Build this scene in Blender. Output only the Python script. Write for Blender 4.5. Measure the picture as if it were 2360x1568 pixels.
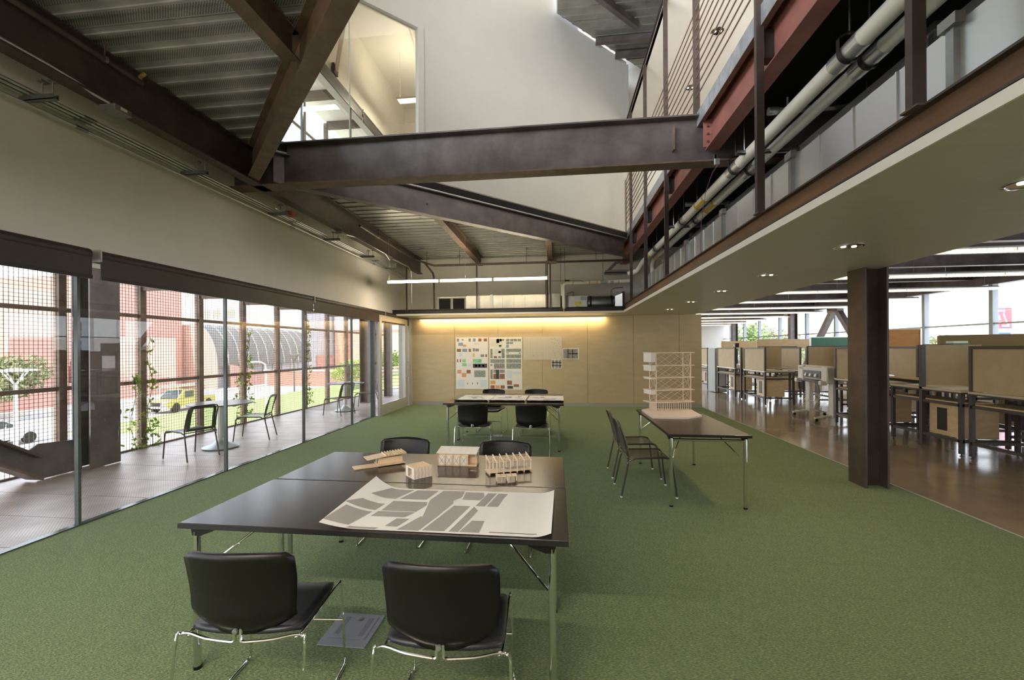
import bpy, math, random
from mathutils import Vector, Matrix
random.seed(7)
S = bpy.context.scene
COL = S.collection
for o in list(bpy.data.objects): bpy.data.objects.remove(o)

# ------------------------------------------------------------------ camera, sky, sun, exposure
YAW = math.atan2(121.0, 1000.0)
cam_d = bpy.data.cameras.new('camera'); cam = bpy.data.objects.new('camera', cam_d); COL.objects.link(cam)
cam_d.sensor_fit = 'HORIZONTAL'; cam_d.sensor_width = 36.0; cam_d.lens = 36.0*1000.0/2360.0
cam_d.shift_x = (1180-1164)/2360.0; cam_d.shift_y = (804.5-784)/2360.0
cam_d.clip_start = 0.05; cam_d.clip_end = 500
cam.matrix_world = (Matrix.Translation((0, 0, 1.64)) @ Matrix.Rotation(YAW, 4, 'Z')
                    @ Matrix.Rotation(math.pi/2, 4, 'X') @ Matrix.Rotation(-0.006, 4, 'Z'))
S.camera = cam

w = bpy.data.worlds.new('sky'); S.world = w; w.use_nodes = True
nt = w.node_tree; nt.nodes.clear()
wo = nt.nodes.new('ShaderNodeOutputWorld'); wb = nt.nodes.new('ShaderNodeBackground')
tc = nt.nodes.new('ShaderNodeTexCoord'); sx = nt.nodes.new('ShaderNodeSeparateXYZ'); cr = nt.nodes.new('ShaderNodeValToRGB')
nt.links.new(tc.outputs['Generated'], sx.inputs[0]); nt.links.new(sx.outputs['Z'], cr.inputs[0])
nt.links.new(cr.outputs[0], wb.inputs[0]); nt.links.new(wb.outputs[0], wo.inputs[0])
cr.color_ramp.elements[0].position = 0.0; cr.color_ramp.elements[0].color = (0.92, 0.95, 1.0, 1)
cr.color_ramp.elements[1].position = 0.7; cr.color_ramp.elements[1].color = (0.62, 0.78, 1.0, 1)
wb.inputs[1].default_value = 2.4

sun_d = bpy.data.lights.new('sun', 'SUN'); sun = bpy.data.objects.new('sun', sun_d); COL.objects.link(sun)
sun_d.energy = 4.2; sun_d.angle = 0.01; sun_d.color = (1.0, 0.93, 0.82)
sun.rotation_euler = Vector((0.10, 0.72, -0.95)).to_track_quat('-Z', 'Y').to_euler()

def portal(name, loc, d, sx_, sy_):
    l = bpy.data.lights.new(name, 'AREA'); l.shape = 'RECTANGLE'; l.size = sx_; l.size_y = sy_
    l.cycles.is_portal = True
    o = bpy.data.objects.new(name, l); COL.objects.link(o); o.location = loc
    o.rotation_euler = Vector(d).to_track_quat('-Z', 'Y').to_euler()

def area(name, loc, d, sx_, sy_, e, col, rot=0.0):
    l = bpy.data.lights.new(name, 'AREA'); l.shape = 'RECTANGLE'; l.size = sx_; l.size_y = sy_; l.energy = e; l.color = col
    o = bpy.data.objects.new(name, l); COL.objects.link(o); o.location = loc
    o.rotation_euler = Vector(d).to_track_quat('-Z', 'Y').to_euler()
    if rot: o.rotation_euler.z = rot
    return o
# daylight under the skylight of the lightwell
area('skylight_daylight', (-1.75, 5.85, 12.6), (0,0,-1), 5.2, 2.4, 45, (0.93,0.96,1.0), math.pi/4)
# added lamp lighting the white wall, as if through an unseen near clerestory
clr = area('clerestory_fill', (-1.15, 2.42, 5.5), (0.7,0.7,0.30), 5.0, 2.0, 125, (0.93,0.96,1.0)); clr.data.spread = 1.5

S.view_settings.view_transform = 'Standard'
try: S.view_settings.look = 'None'
except Exception: pass
S.view_settings.gamma = 1.0; S.view_settings.use_curve_mapping = False
S.view_settings.exposure = 0.92
S.cycles.use_denoising = True
S.cycles.max_bounces = 10; S.cycles.diffuse_bounces = 6; S.cycles.glossy_bounces = 4
S.cycles.transparent_max_bounces = 24; S.cycles.caustics_reflective = False; S.cycles.caustics_refractive = False
S.cycles.sample_clamp_indirect = 6.0

# ------------------------------------------------------------------ helpers
class MB:
    def __init__(s): s.v = []; s.f = []; s.mi = []; s.m = 0
    def face(s, idx): s.f.append(idx); s.mi.append(s.m)
    def add(s, vs, fs):
        b = len(s.v); s.v += [tuple(p) for p in vs]
        for f in fs: s.face([b+i for i in f])
        return s
    def mat(s, i): s.m = i; return s
    def box(s, x0, y0, z0, x1, y1, z1):
        if x0 > x1: x0, x1 = x1, x0
        if y0 > y1: y0, y1 = y1, y0
        if z0 > z1: z0, z1 = z1, z0
        vs = [(x0,y0,z0),(x1,y0,z0),(x1,y1,z0),(x0,y1,z0),(x0,y0,z1),(x1,y0,z1),(x1,y1,z1),(x0,y1,z1)]
        return s.add(vs, [(3,2,1,0),(4,5,6,7),(0,1,5,4),(1,2,6,5),(2,3,7,6),(3,0,4,7)])
    def bar(s, p, q, w_, h, up=(0,0,1), off=(0,0)):
        p = Vector(p); q = Vector(q); d = (q-p).normalized(); u = Vector(up)
        if abs(d.dot(u)) > 0.99: u = Vector((0,1,0))
        r = d.cross(u).normalized(); u = r.cross(d).normalized()
        o = r*off[0]+u*off[1]
        vs = []
        for c in (p, q):
            for a, b in ((-1,-1),(1,-1),(1,1),(-1,1)): vs.append(c+o+r*(a*w_/2)+u*(b*h/2))
        return s.add(vs, [(0,1,2,3),(7,6,5,4),(0,4,5,1),(1,5,6,2),(2,6,7,3),(3,7,4,0)])
    def tube(s, pts, r, n=8, cap=True, closed=False):
        pts = [Vector(p) for p in pts]; N = len(pts); rings = []
        rr = r if isinstance(r, (list, tuple)) else [r]*N
        prev = None
        for i in range(N):
            if closed: t = (pts[(i+1) % N]-pts[i-1]).normalized()
            elif i == 0: t = (pts[1]-pts[0]).normalized()
            elif i == N-1: t = (pts[-1]-pts[-2]).normalized()
            else: t = ((pts[i+1]-pts[i]).normalized()+(pts[i]-pts[i-1]).normalized()).normalized()
            if prev is None:
                u = Vector((0,0,1)) if abs(t.z) < 0.9 else Vector((1,0,0))
                a = t.cross(u).normalized()
            else: a = (prev - t*prev.dot(t)).normalized()
            prev = a; b = t.cross(a)
            rings.append([pts[i]+a*(rr[i]*math.cos(2*math.pi*k/n))+b*(rr[i]*math.sin(2*math.pi*k/n)) for k in range(n)])
        b0 = len(s.v)
        for R in rings: s.v += [tuple(p) for p in R]
        M = N if closed else N-1
        for i in range(M):
            j = (i+1) % N
            for k in range(n):
                s.face([b0+i*n+k, b0+i*n+(k+1) % n, b0+j*n+(k+1) % n, b0+j*n+k])
        if cap and not closed:
            s.face([b0+k for k in range(n)][::-1]); s.face([b0+(N-1)*n+k for k in range(n)])
        return s
    def lathe(s, prof, n=24, c=(0,0,0), axis='Z'):
        b0 = len(s.v); N = len(prof)
        for r, z in prof:
            for k in range(n):
                a = 2*math.pi*k/n; x, y = r*math.cos(a), r*math.sin(a)
                p = (x,y,z) if axis == 'Z' else ((z,x,y) if axis == 'X' else (y,z,x))
                s.v.append((p[0]+c[0], p[1]+c[1], p[2]+c[2]))
        for i in range(N-1):
            for k in range(n):
                s.face([b0+i*n+k, b0+i*n+(k+1) % n, b0+(i+1)*n+(k+1) % n, b0+(i+1)*n+k])
        if prof[0][0] > 1e-6: s.face([b0+k for k in range(n)][::-1])
        if prof[-1][0] > 1e-6: s.face([b0+(N-1)*n+k for k in range(n)])
        return s
    def extr(s, pts, vec):
        n = len(pts); vec = Vector(vec); a = [Vector(p) for p in pts]
        vs = a+[p+vec for p in a]
        fs = [tuple(range(n))[::-1], tuple(range(n, 2*n))]+[(i, (i+1) % n, n+(i+1) % n, n+i) for i in range(n)]
        return s.add(vs, fs)
    def spath(s, pts, r, n=8, k=4):
        P = [Vector(p) for p in pts]; out = []
        for i in range(len(P)-1):
            a, b, c, d = P[max(i-1,0)], P[i], P[i+1], P[min(i+2,len(P)-1)]
            for j in range(k):
                t = j/k; out.append(0.5*((2*b)+(c-a)*t+(2*a-5*b+4*c-d)*t*t+(3*b-a-3*c+d)*t**3))
        return s.tube(out+[P[-1]], r, n)
    def prism(s, poly, z0, z1): return s.extr([(x,y,z0) for x,y in poly], (0,0,z1-z0))
    def quad(s, a, b, c, d): return s.add([a,b,c,d], [(0,1,2,3)])
    def ibeam(s, p, q, z0, z1, wd, tf=0.014, tw=0.01):
        p = Vector((p[0],p[1],0)); q = Vector((q[0],q[1],0))
        for za, zb, ww in ((z0,z0+tf,wd),(z1-tf,z1,wd),(z0+tf,z1-tf,tw)):
            zc = (za+zb)/2
            s.bar((p.x,p.y,zc),(q.x,q.y,zc),ww,zb-za)
        return s
    def sheet(s, grid, th=0.0):
        R = len(grid); Cn = len(grid[0]); b0 = len(s.v)
        for row in grid: s.v += [tuple(p) for p in row]
        for i in range(R-1):
            for j in range(Cn-1):
                s.face([b0+i*Cn+j, b0+i*Cn+j+1, b0+(i+1)*Cn+j+1, b0+(i+1)*Cn+j])
        return s
    def build(s, name, mats, parent=None, smooth=False, bevel=0.0, solid=0.0, sub=0):
        me = bpy.data.meshes.new(name); me.from_pydata(s.v, [], s.f)
        if not isinstance(mats, (list, tuple)): mats = [mats]
        for m in mats: me.materials.append(m)
        if len(mats) > 1: me.polygons.foreach_set('material_index', s.mi)
        if smooth:
            me.shade_smooth()
            try: me.set_sharp_from_angle(angle=0.7)
            except Exception: pass
        me.update()
        o = bpy.data.objects.new(name, me); COL.objects.link(o)
        if parent is not None: o.parent = parent
        if solid:
            m = o.modifiers.new('thick', 'SOLIDIFY'); m.thickness = solid; m.offset = 0
        if bevel:
            m = o.modifiers.new('bevel', 'BEVEL'); m.width = bevel; m.segments = 2; m.limit_method = 'ANGLE'
        if sub:
            m = o.modifiers.new('sub', 'SUBSURF'); m.levels = sub; m.render_levels = sub
        return o

def tag(o, label, cat, group=None, kind='thing'):
    o['label'] = label; o['category'] = cat; o['kind'] = kind
    if group: o['group'] = group
    return o
def thing(name, label, cat, loc=(0,0,0), rz=0.0, group=None):
    o = bpy.data.objects.new(name, None); COL.objects.link(o)
    o.empty_display_size = 0.1; o.location = loc; o.rotation_euler = (0,0,rz)
    return tag(o, label, cat, group)
def struct(name, mb, m, parent=None, **k):
    o = mb.build(name, m, parent, **k)
    if parent is None: o['kind'] = 'structure'
    return o
def sgroup(name):
    o = bpy.data.objects.new(name, None); COL.objects.link(o); o['kind'] = 'structure'; return o
def dup(root, loc, rz=0.0, label=None, group=None):
    r = root.copy(); COL.objects.link(r); r.location = loc; r.rotation_euler = (0,0,rz)
    if label: r['label'] = label
    if group: r['group'] = group
    def kids(a, b):
        for ch in list(a.children):
            c = ch.copy(); COL.objects.link(c); c.parent = b
            kids(ch, c)
    kids(root, r)
    return r
def copies(o, parent, mats_list):
    """further pieces sharing o's mesh: each matrix gives one more piece"""
    for M in mats_list:
        c = o.copy(); COL.objects.link(c); c.parent = parent; c.matrix_local = M

def clip(poly, a, b, c):
    """keep a*x+b*y<=c"""
    out = []
    for i in range(len(poly)):
        p, q = poly[i], poly[(i+1) % len(poly)]
        dp, dq = a*p[0]+b*p[1]-c, a*q[0]+b*q[1]-c
        if dp <= 0: out.append(p)
        if dp*dq < 0:
            t = dp/(dp-dq); out.append((p[0]+t*(q[0]-p[0]), p[1]+t*(q[1]-p[1])))
    return out

# ------------------------------------------------------------------ materials
def M(name, col, rough=0.6, metal=0.0, var=0.0, scale=8.0, stretch=(1,1,1), col2=None, bump=0.0, bscale=None, spec=0.5,
      emit=0.0, coat=0.0, detail=6, rvar=0.0):
    m = bpy.data.materials.new(name); m.use_nodes = True; t = m.node_tree
    b = t.nodes['Principled BSDF']
    b.inputs['Base Color'].default_value = (*col, 1); b.inputs['Roughness'].default_value = rough
    b.inputs['Metallic'].default_value = metal; b.inputs['Specular IOR Level'].default_value = spec
    if coat: b.inputs['Coat Weight'].default_value = coat; b.inputs['Coat Roughness'].default_value = 0.1
    if emit:
        b.inputs['Emission Color'].default_value = (*col, 1); b.inputs['Emission Strength'].default_value = emit
    if var or col2 or bump or rvar:
        tcn = t.nodes.new('ShaderNodeTexCoord'); mp = t.nodes.new('ShaderNodeMapping')
        mp.inputs['Scale'].default_value = stretch
        t.links.new(tcn.outputs['Object'], mp.inputs[0])
        n = t.nodes.new('ShaderNodeTexNoise'); n.inputs['Scale'].default_value = scale; n.inputs['Detail'].default_value = detail
        n.inputs['Roughness'].default_value = 0.6
        t.links.new(mp.outputs[0], n.inputs['Vector'])
        c2 = col2 or tuple(max(0, c*(1-var)) for c in col)
        c1 = col if col2 else tuple(min(1, c*(1+var)) for c in col)
        r = t.nodes.new('ShaderNodeValToRGB')
        r.color_ramp.elements[0].position = 0.32; r.color_ramp.elements[1].position = 0.68
        r.color_ramp.elements[0].color = (*c2, 1); r.color_ramp.elements[1].color = (*c1, 1)
        t.links.new(n.outputs[0], r.inputs[0])
        if var or col2: t.links.new(r.outputs[0], b.inputs['Base Color'])
        if rvar:
            mr = t.nodes.new('ShaderNodeMapRange'); mr.inputs[3].default_value = rough-rvar; mr.inputs[4].default_value = rough+rvar
            t.links.new(n.outputs[0], mr.inputs[0]); t.links.new(mr.outputs[0], b.inputs['Roughness'])
        if bump:
            n2 = t.nodes.new('ShaderNodeTexNoise'); n2.inputs['Scale'].default_value = bscale or scale*4; n2.inputs['Detail'].default_value = 4
            t.links.new(mp.outputs[0], n2.inputs['Vector'])
            bp = t.nodes.new('ShaderNodeBump'); bp.inputs['Strength'].default_value = bump; bp.inputs['Distance'].default_value = 0.02
            t.links.new(n2.outputs[0], bp.inputs['Height']); t.links.new(bp.outputs[0], b.inputs['Normal'])
    return m

def glass_mat(name, tint=(0.96,0.98,0.97), refl=0.05):
    m = bpy.data.materials.new(name); m.use_nodes = True; t = m.node_tree; t.nodes.clear()
    o = t.nodes.new('ShaderNodeOutputMaterial'); mx = t.nodes.new('ShaderNodeMixShader')
    tr = t.nodes.new('ShaderNodeBsdfTransparent'); gl = t.nodes.new('ShaderNodeBsdfGlossy'); lw = t.nodes.new('ShaderNodeLayerWeight')
    tr.inputs[0].default_value = (*tint, 1); gl.inputs['Roughness'].default_value = 0.0
    lw.inputs['Blend'].default_value = 0.12
    mr = t.nodes.new('ShaderNodeMapRange'); mr.inputs[3].default_value = refl; mr.inputs[4].default_value = 0.6
    t.links.new(lw.outputs['Facing'], mr.inputs[0]); t.links.new(mr.outputs[0], mx.inputs[0])
    t.links.new(tr.outputs[0], mx.inputs[1]); t.links.new(gl.outputs[0], mx.inputs[2]); t.links.new(mx.outputs[0], o.inputs[0])
    return m

def turf_mat():
    m = M('turf', (0.2,0.3,0.09), rough=0.95, spec=0.15)
    t = m.node_tree; b = t.nodes['Principled BSDF']
    tcn = t.nodes.new('ShaderNodeTexCoord')
    def noise(scale, st, det=3):
        mp = t.nodes.new('ShaderNodeMapping'); mp.inputs['Scale'].default_value = st
        mp.inputs['Rotation'].default_value = (0,0,0.5)
        t.links.new(tcn.outputs['Object'], mp.inputs[0])
        n = t.nodes.new('ShaderNodeTexNoise'); n.inputs['Scale'].default_value = scale; n.inputs['Detail'].default_value = det
        t.links.new(mp.outputs[0], n.inputs['Vector']); return n
    n1 = noise(62, (1,2.4,1), 5); n2 = noise(14, (1,1,1), 4); n3 = noise(0.8, (1,1,1), 2)
    r = t.nodes.new('ShaderNodeValToRGB')
    r.color_ramp.elements[0].position = 0.30; r.color_ramp.elements[0].color = (0.040,0.055,0.017,1)
    r.color_ramp.elements[1].position = 0.72; r.color_ramp.elements[1].color = (0.31,0.34,0.14,1)
    e = r.color_ramp.elements.new(0.5); e.color = (0.120,0.150,0.050,1)
    t.links.new(n1.outputs[0], r.inputs[0])
    mx = t.nodes.new('ShaderNodeMixRGB'); mx.blend_type = 'MULTIPLY'; mx.inputs[0].default_value = 0.5
    r2 = t.nodes.new('ShaderNodeValToRGB'); r2.color_ramp.elements[0].position = 0.35; r2.color_ramp.elements[0].color = (0.7,0.74,0.7,1)
    r2.color_ramp.elements[1].position = 0.65; r2.color_ramp.elements[1].color = (1.1,1.08,1.0,1)
    t.links.new(n2.outputs[0], r2.inputs[0]); t.links.new(r.outputs[0], mx.inputs[1]); t.links.new(r2.outputs[0], mx.inputs[2])
    t.links.new(mx.outputs[0], b.inputs['Base Color'])
    bp = t.nodes.new('ShaderNodeBump'); bp.inputs['Strength'].default_value = 1.0; bp.inputs['Distance'].default_value = 0.015
    t.links.new(n1.outputs[0], bp.inputs['Height']); t.links.new(bp.outputs[0], b.inputs['Normal'])
    b.inputs['Sheen Weight'].default_value = 0.4; b.inputs['Sheen Roughness'].default_value = 0.5
    b.inputs['Sheen Tint'].default_value = (0.75,0.95,0.65,1)
    return m

def perf_mat(name, base, dark, scale, band=False):
    """sheet steel with rows of small punched holes (fine relief), optionally in bands along Y"""
    m = M(name, base, rough=0.4, metal=0.5)
    t = m.node_tree; b = t.nodes['Principled BSDF']
    tcn = t.nodes.new('ShaderNodeTexCoord'); mp = t.nodes.new('ShaderNodeMapping')
    mp.inputs['Rotation'].default_value = (0,0,math.pi/4); mp.inputs['Scale'].default_value = (scale,scale,0.001)
    t.links.new(tcn.outputs['Object'], mp.inputs[0])
    v = t.nodes.new('ShaderNodeTexVoronoi'); v.inputs['Randomness'].default_value = 0.0; v.inputs['Scale'].default_value = 1.0
    t.links.new(mp.outputs[0], v.inputs['Vector'])
    lt = t.nodes.new('ShaderNodeMath'); lt.operation = 'LESS_THAN'; lt.inputs[1].default_value = 0.30
    t.links.new(v.outputs['Distance'], lt.inputs[0]); last = lt.outputs[0]
    if band:
        sp = t.nodes.new('ShaderNodeSeparateXYZ'); t.links.new(tcn.outputs['Object'], sp.inputs[0])
        a = t.nodes.new('ShaderNodeMath'); a.operation = 'ADD'; a.inputs[1].default_value = 100*0.225-3.15+0.02
        t.links.new(sp.outputs['Y'], a.inputs[0])
        md = t.nodes.new('ShaderNodeMath'); md.operation = 'MODULO'; md.inputs[1].default_value = 0.225
        t.links.new(a.outputs[0], md.inputs[0])
        g = t.nodes.new('ShaderNodeMath'); g.operation = 'GREATER_THAN'; g.inputs[1].default_value = 0.095
        t.links.new(md.outputs[0], g.inputs[0])
        mu = t.nodes.new('ShaderNodeMath'); mu.operation = 'MULTIPLY'
        t.links.new(last, mu.inputs[0]); t.links.new(g.outputs[0], mu.inputs[1]); last = mu.outputs[0]
    n = t.nodes.new('ShaderNodeTexNoise'); n.inputs['Scale'].default_value = 3.0
    t.links.new(tcn.outputs['Object'], n.inputs['Vector'])
    r = t.nodes.new('ShaderNodeValToRGB'); r.color_ramp.elements[0].position = 0.35; r.color_ramp.elements[1].position = 0.7
    r.color_ramp.elements[0].color = (*[c*0.8 for c in base], 1); r.color_ramp.elements[1].color = (*[min(1,c*1.15) for c in base], 1)
    t.links.new(n.outputs[0], r.inputs[0])
    mx = t.nodes.new('ShaderNodeMixRGB'); mx.inputs[2].default_value = (*dark, 1)
    t.links.new(last, mx.inputs[0]); t.links.new(r.outputs[0], mx.inputs[1]); t.links.new(mx.outputs[0], b.inputs['Base Color'])
    return m

mt = {}
mt['wall'] = M('wall_paint', (0.82,0.78,0.71), 0.55, var=0.03, scale=2)
mt['white'] = M('white_paint', (0.80,0.77,0.71), 0.5, var=0.02, scale=2)
mt['soffit'] = M('soffit_paint', (0.60,0.55,0.45), 0.42, var=0.03, scale=3, stretch=(1,6,1))
mt['turf'] = turf_mat()
mt['conc'] = M('polished_concrete', (0.36,0.28,0.19), 0.14, col2=(0.26,0.195,0.125), scale=1.3, bump=0.006, bscale=3, spec=0.7)
mt['ply'] = M('plywood', (0.56,0.45,0.28), 0.45, col2=(0.50,0.39,0.23), scale=3, stretch=(1,1,3), detail=8)
mt['plyedge'] = M('birch', (0.72,0.55,0.32), 0.5, col2=(0.60,0.43,0.24), scale=6, stretch=(1,1,3))
mt['greytrim'] = M('grey_trim', (0.36,0.37,0.33), 0.5)
mt['steel'] = M('raw_steel', (0.13,0.095,0.080), 0.42, metal=0.4, col2=(0.070,0.052,0.046), scale=3.5, bump=0.05, detail=10, rvar=0.1)
mt['steelgrey'] = M('mill_steel', (0.20,0.175,0.172), 0.36, metal=0.5, col2=(0.105,0.088,0.085), scale=2.6, detail=10, rvar=0.1)
mt['rust'] = M('rusty_steel', (0.22,0.145,0.10), 0.55, metal=0.2, col2=(0.125,0.085,0.062), scale=5, detail=10)
mt['browndark'] = M('brown_steel', (0.085,0.060,0.050), 0.45, metal=0.3, col2=(0.050,0.037,0.032), scale=5, detail=9)
mt['rustweb'] = M('rust_orange', (0.21,0.105,0.040), 0.55, metal=0.2, col2=(0.10,0.062,0.042), scale=4, stretch=(1,0.3,3), detail=9)
mt['desktop'] = M('desk_laminate', (0.60,0.52,0.39), 0.16, spec=0.7)
mt['olive'] = M('backlit_board', (0.28,0.22,0.125), 0.7)  # darker copy of the tack board, its backlit shade put into the colour
mt['primer'] = M('red_primer', (0.33,0.125,0.095), 0.5, col2=(0.22,0.09,0.075), scale=4, detail=9)
mt['kerb'] = M('blue_steel', (0.38,0.40,0.43), 0.35, metal=0.35, col2=(0.20,0.21,0.23), scale=5, stretch=(2,2,1))
mt['galv'] = M('galvanised', (0.72,0.73,0.74), 0.30, metal=0.8, col2=(0.58,0.60,0.61), scale=2, stretch=(1,0.5,0.3))
mt['galvm'] = M('galvanised_mid', (0.42,0.41,0.37), 0.30, metal=0.9, col2=(0.32,0.31,0.28), scale=4)
mt['galvd'] = M('galvanised_dark', (0.33,0.34,0.34), 0.35, metal=0.9, col2=(0.24,0.25,0.25), scale=6)
mt['chrome'] = M('chrome', (0.78,0.78,0.76), 0.07, metal=1.0)
mt['alum'] = M('aluminium', (0.60,0.60,0.57), 0.35, metal=0.6)
mt['darkmetal'] = M('dark_metal', (0.035,0.032,0.030), 0.4, metal=0.4)
mt['black'] = M('black_plastic', (0.007,0.006,0.005), 0.36, spec=0.35)
mt['fabric'] = M('black_seat', (0.022,0.022,0.026), 0.38, spec=0.5, bump=0.02, scale=40)
mt['tabletop'] = M('table_laminate', (0.026,0.019,0.014), 0.22, col2=(0.038,0.028,0.020), scale=6, stretch=(1,14,1), spec=0.6)
mt['edge'] = M('table_edge', (0.010,0.009,0.008), 0.45)
mt['paper'] = M('paper', (0.82,0.79,0.73), 0.6)
mt['paperg'] = M('map_grey', (0.36,0.33,0.30), 0.65)
mt['balsa'] = M('balsa', (0.84,0.66,0.45), 0.6, col2=(0.77,0.58,0.38), scale=20, stretch=(1,6,1))
mt['balsaw'] = M('basswood_white', (0.92,0.85,0.75), 0.6, col2=(0.87,0.79,0.68), scale=20)
mt['pink'] = M('basswood_pink', (0.90,0.75,0.62), 0.6, col2=(0.86,0.70,0.57), scale=15)
mt['pipe'] = M('pipe_jacket', (0.84,0.81,0.73), 0.35)
mt['yellow'] = M('yellow_label', (0.72,0.42,0.03), 0.5)
mt['red'] = M('red_paint', (0.42,0.05,0.035), 0.4)
mt['brass'] = M('brass', (0.42,0.25,0.09), 0.35, metal=0.8)
mt['shade'] = M('shade_fabric', (0.050,0.036,0.028), 0.5, col2=(0.032,0.024,0.019), scale=3)
mt['glass'] = glass_mat('glass')
mt['glass2'] = glass_mat('glass_tint', (0.93,0.97,0.97), 0.05)
mt['glassedge'] = M('glass_edge', (0.075,0.09,0.085), 0.15, spec=0.8)
mt['deckplate'] = perf_mat('porch_plate', (0.58,0.48,0.43), (0.36,0.28,0.25), 45)
mt['porchfloor'] = M('porch_steel', (0.50,0.40,0.35), 0.55, metal=0.1, col2=(0.32,0.22,0.17), scale=2.0, detail=9)
mt['deck'] = perf_mat('deck_steel', (0.48,0.48,0.46), (0.05,0.05,0.05), 60, band=True)
mt['deckplain'] = M('deck_plain', (0.50,0.50,0.46), 0.3, metal=0.85, col2=(0.36,0.36,0.33), scale=3, rvar=0.08)
mt['cmu'] = M('frame_steel', (0.075,0.068,0.062), 0.45, metal=0.3)
mt['board'] = M('tack_board', (0.52,0.41,0.25), 0.7, col2=(0.47,0.37,0.22), scale=6)
mt['trace'] = M('tracing_paper', (0.62,0.56,0.44), 0.6)
mt['greenboard'] = M('green_board', (0.07,0.22,0.16), 0.6)
mt['orangeboard'] = M('orange_ply', (0.58,0.30,0.10), 0.5, col2=(0.50,0.25,0.08), scale=5, stretch=(1,1,3))
mt['plotter'] = M('plotter_plastic', (0.66,0.62,0.54), 0.4)
mt['plotterd'] = M('plotter_grey', (0.10,0.10,0.10), 0.5)
mt['lamp'] = M('lamp_tube', (1.0,0.86,0.58), 0.4, emit=9.0)
mt['lamp2'] = M('lamp_lens', (1.0,0.80,0.48), 0.4, emit=2.0)
mt['cove'] = M('cove_led', (1.0,0.78,0.42), 0.4, emit=4.0)
mt['mirror'] = M('reflector', (0.8,0.78,0.72), 0.12, metal=1.0)
mt['bulb'] = M('downlight_glow', (1.0,0.85,0.6), 0.4, emit=2.0)
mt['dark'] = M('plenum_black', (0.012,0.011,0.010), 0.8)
mt['boxgrey'] = M('box_steel', (0.30,0.30,0.28), 0.4, metal=0.7)

# ================================================================== STRUCTURE
XL, YF, ZS, YB = -4.48, 12.45, 2.56, -7.0     # left glass plane, far wall, soffit height, wall behind the camera
SE, SR, TE = 1.70, 3.75, 3.94                 # soffit edges, turf edge
XW, YE = 13.0, 36.0                           # studio window wall, studio end wall
ZD, Z2 = 4.31, 4.45                           # deck underside, upper floor
fl = sgroup('floor')
for k in range(41):
    MB().box(XL-0.02, YB+0.48*k+0.001, -0.12, TE, min(YB+0.48*(k+1)-0.001, YF+0.1), 0.0).build('turf_strip', mt['turf'], fl)
MB().box(TE, YB, -0.12, XW+0.2, YE, -0.004).build('concrete_slab', mt['conc'], fl)
MB().box(-4.5, YF+0.1, -0.12, TE, YE, -0.004).build('concrete_slab', mt['conc'], fl)
MB().box(TE-0.012, YB, -0.002, TE+0.012, YF+0.1, 0.004).build('edge_strip', mt['greytrim'], fl)

# far wall: plywood panels, baseboard, painted wall above
wf = sgroup('wall_far')
xs = [-4.28, -3.0, -1.71, -0.435, 0.84, 2.10, 3.33, 3.92]
for i in range(len(xs)-1):
    MB().box(xs[i]+0.004, YF, 0.10, xs[i+1]-0.004, YF+0.02, ZS).build('plywood_panel', mt['ply'], wf)
MB().box(-4.28, YF+0.018, 0.0, 3.90, YF+0.14, ZS).build('wall_core', mt['greytrim'], wf)
MB().box(-4.7, YF, 0, -4.28, YF+0.14, ZS).build('wall_return', mt['soffit'], wf)
MB().box(3.90, YF+0.005, 0.1, 3.92, YF+0.15, ZS).build('end_trim', mt['ply'], wf)
MB().box(-4.7, YF+0.02, ZS, 3.75, YF+0.15, 4.62).build('upper_wall', mt['wall'], wf)
struct('baseboard_far', MB().box(-4.28, YF-0.012, 0, 3.92, YF+0.01, 0.095), mt['greytrim'])
# left wall above the glazing, on both storeys, with the porch-side face
wl = sgroup('wall_left')
MB().box(XL-0.25, YB, 2.50, XL, YF+0.1, 4.62).build('wall_panel', mt['wall'], wl)
MB().box(XL, YB, 2.605, XL+0.022, YF, 2.622).build('reveal_trim', mt['white'], wl)
MB().box(XL-0.25, YB, 7.05, XL, YF+0.1, 9.0).build('wall_panel', mt['wall'], wl)
# room behind the camera
wb_ = sgroup('wall_back')
MB().box(XL-0.25, YB-0.2, 0, XW+0.2, YB, 4.6).build('wall_panel', mt['wall'], wb_)
# soffit slabs (ceiling) with white edge strip
ce = sgroup('ceiling')
MB().box(SE, YB, ZS, SR, YF, ZS+0.06).build('soffit_slab', mt['soffit'], ce)
MB().box(XL, 11.40, ZS, SE, YF, ZS+0.06).build('soffit_slab', mt['soffit'], ce)
MB().box(SE-0.012, YB, ZS-0.002, SE, 11.40, ZS+0.055).build('edge_strip', mt['white'], ce)
MB().box(XL, 11.388, ZS-0.002, SE, 11.40, ZS+0.045).build('edge_strip', mt['white'], ce)
MB().box(SR-0.02, YB, ZS-0.002, SR, YF, 4.0).build('bulkhead', mt['soffit'], ce)
MB().box(SR-0.06, YB, ZS+0.06, SR-0.02, YF, Z2).build('plenum_back', mt['dark'], ce)
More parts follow.
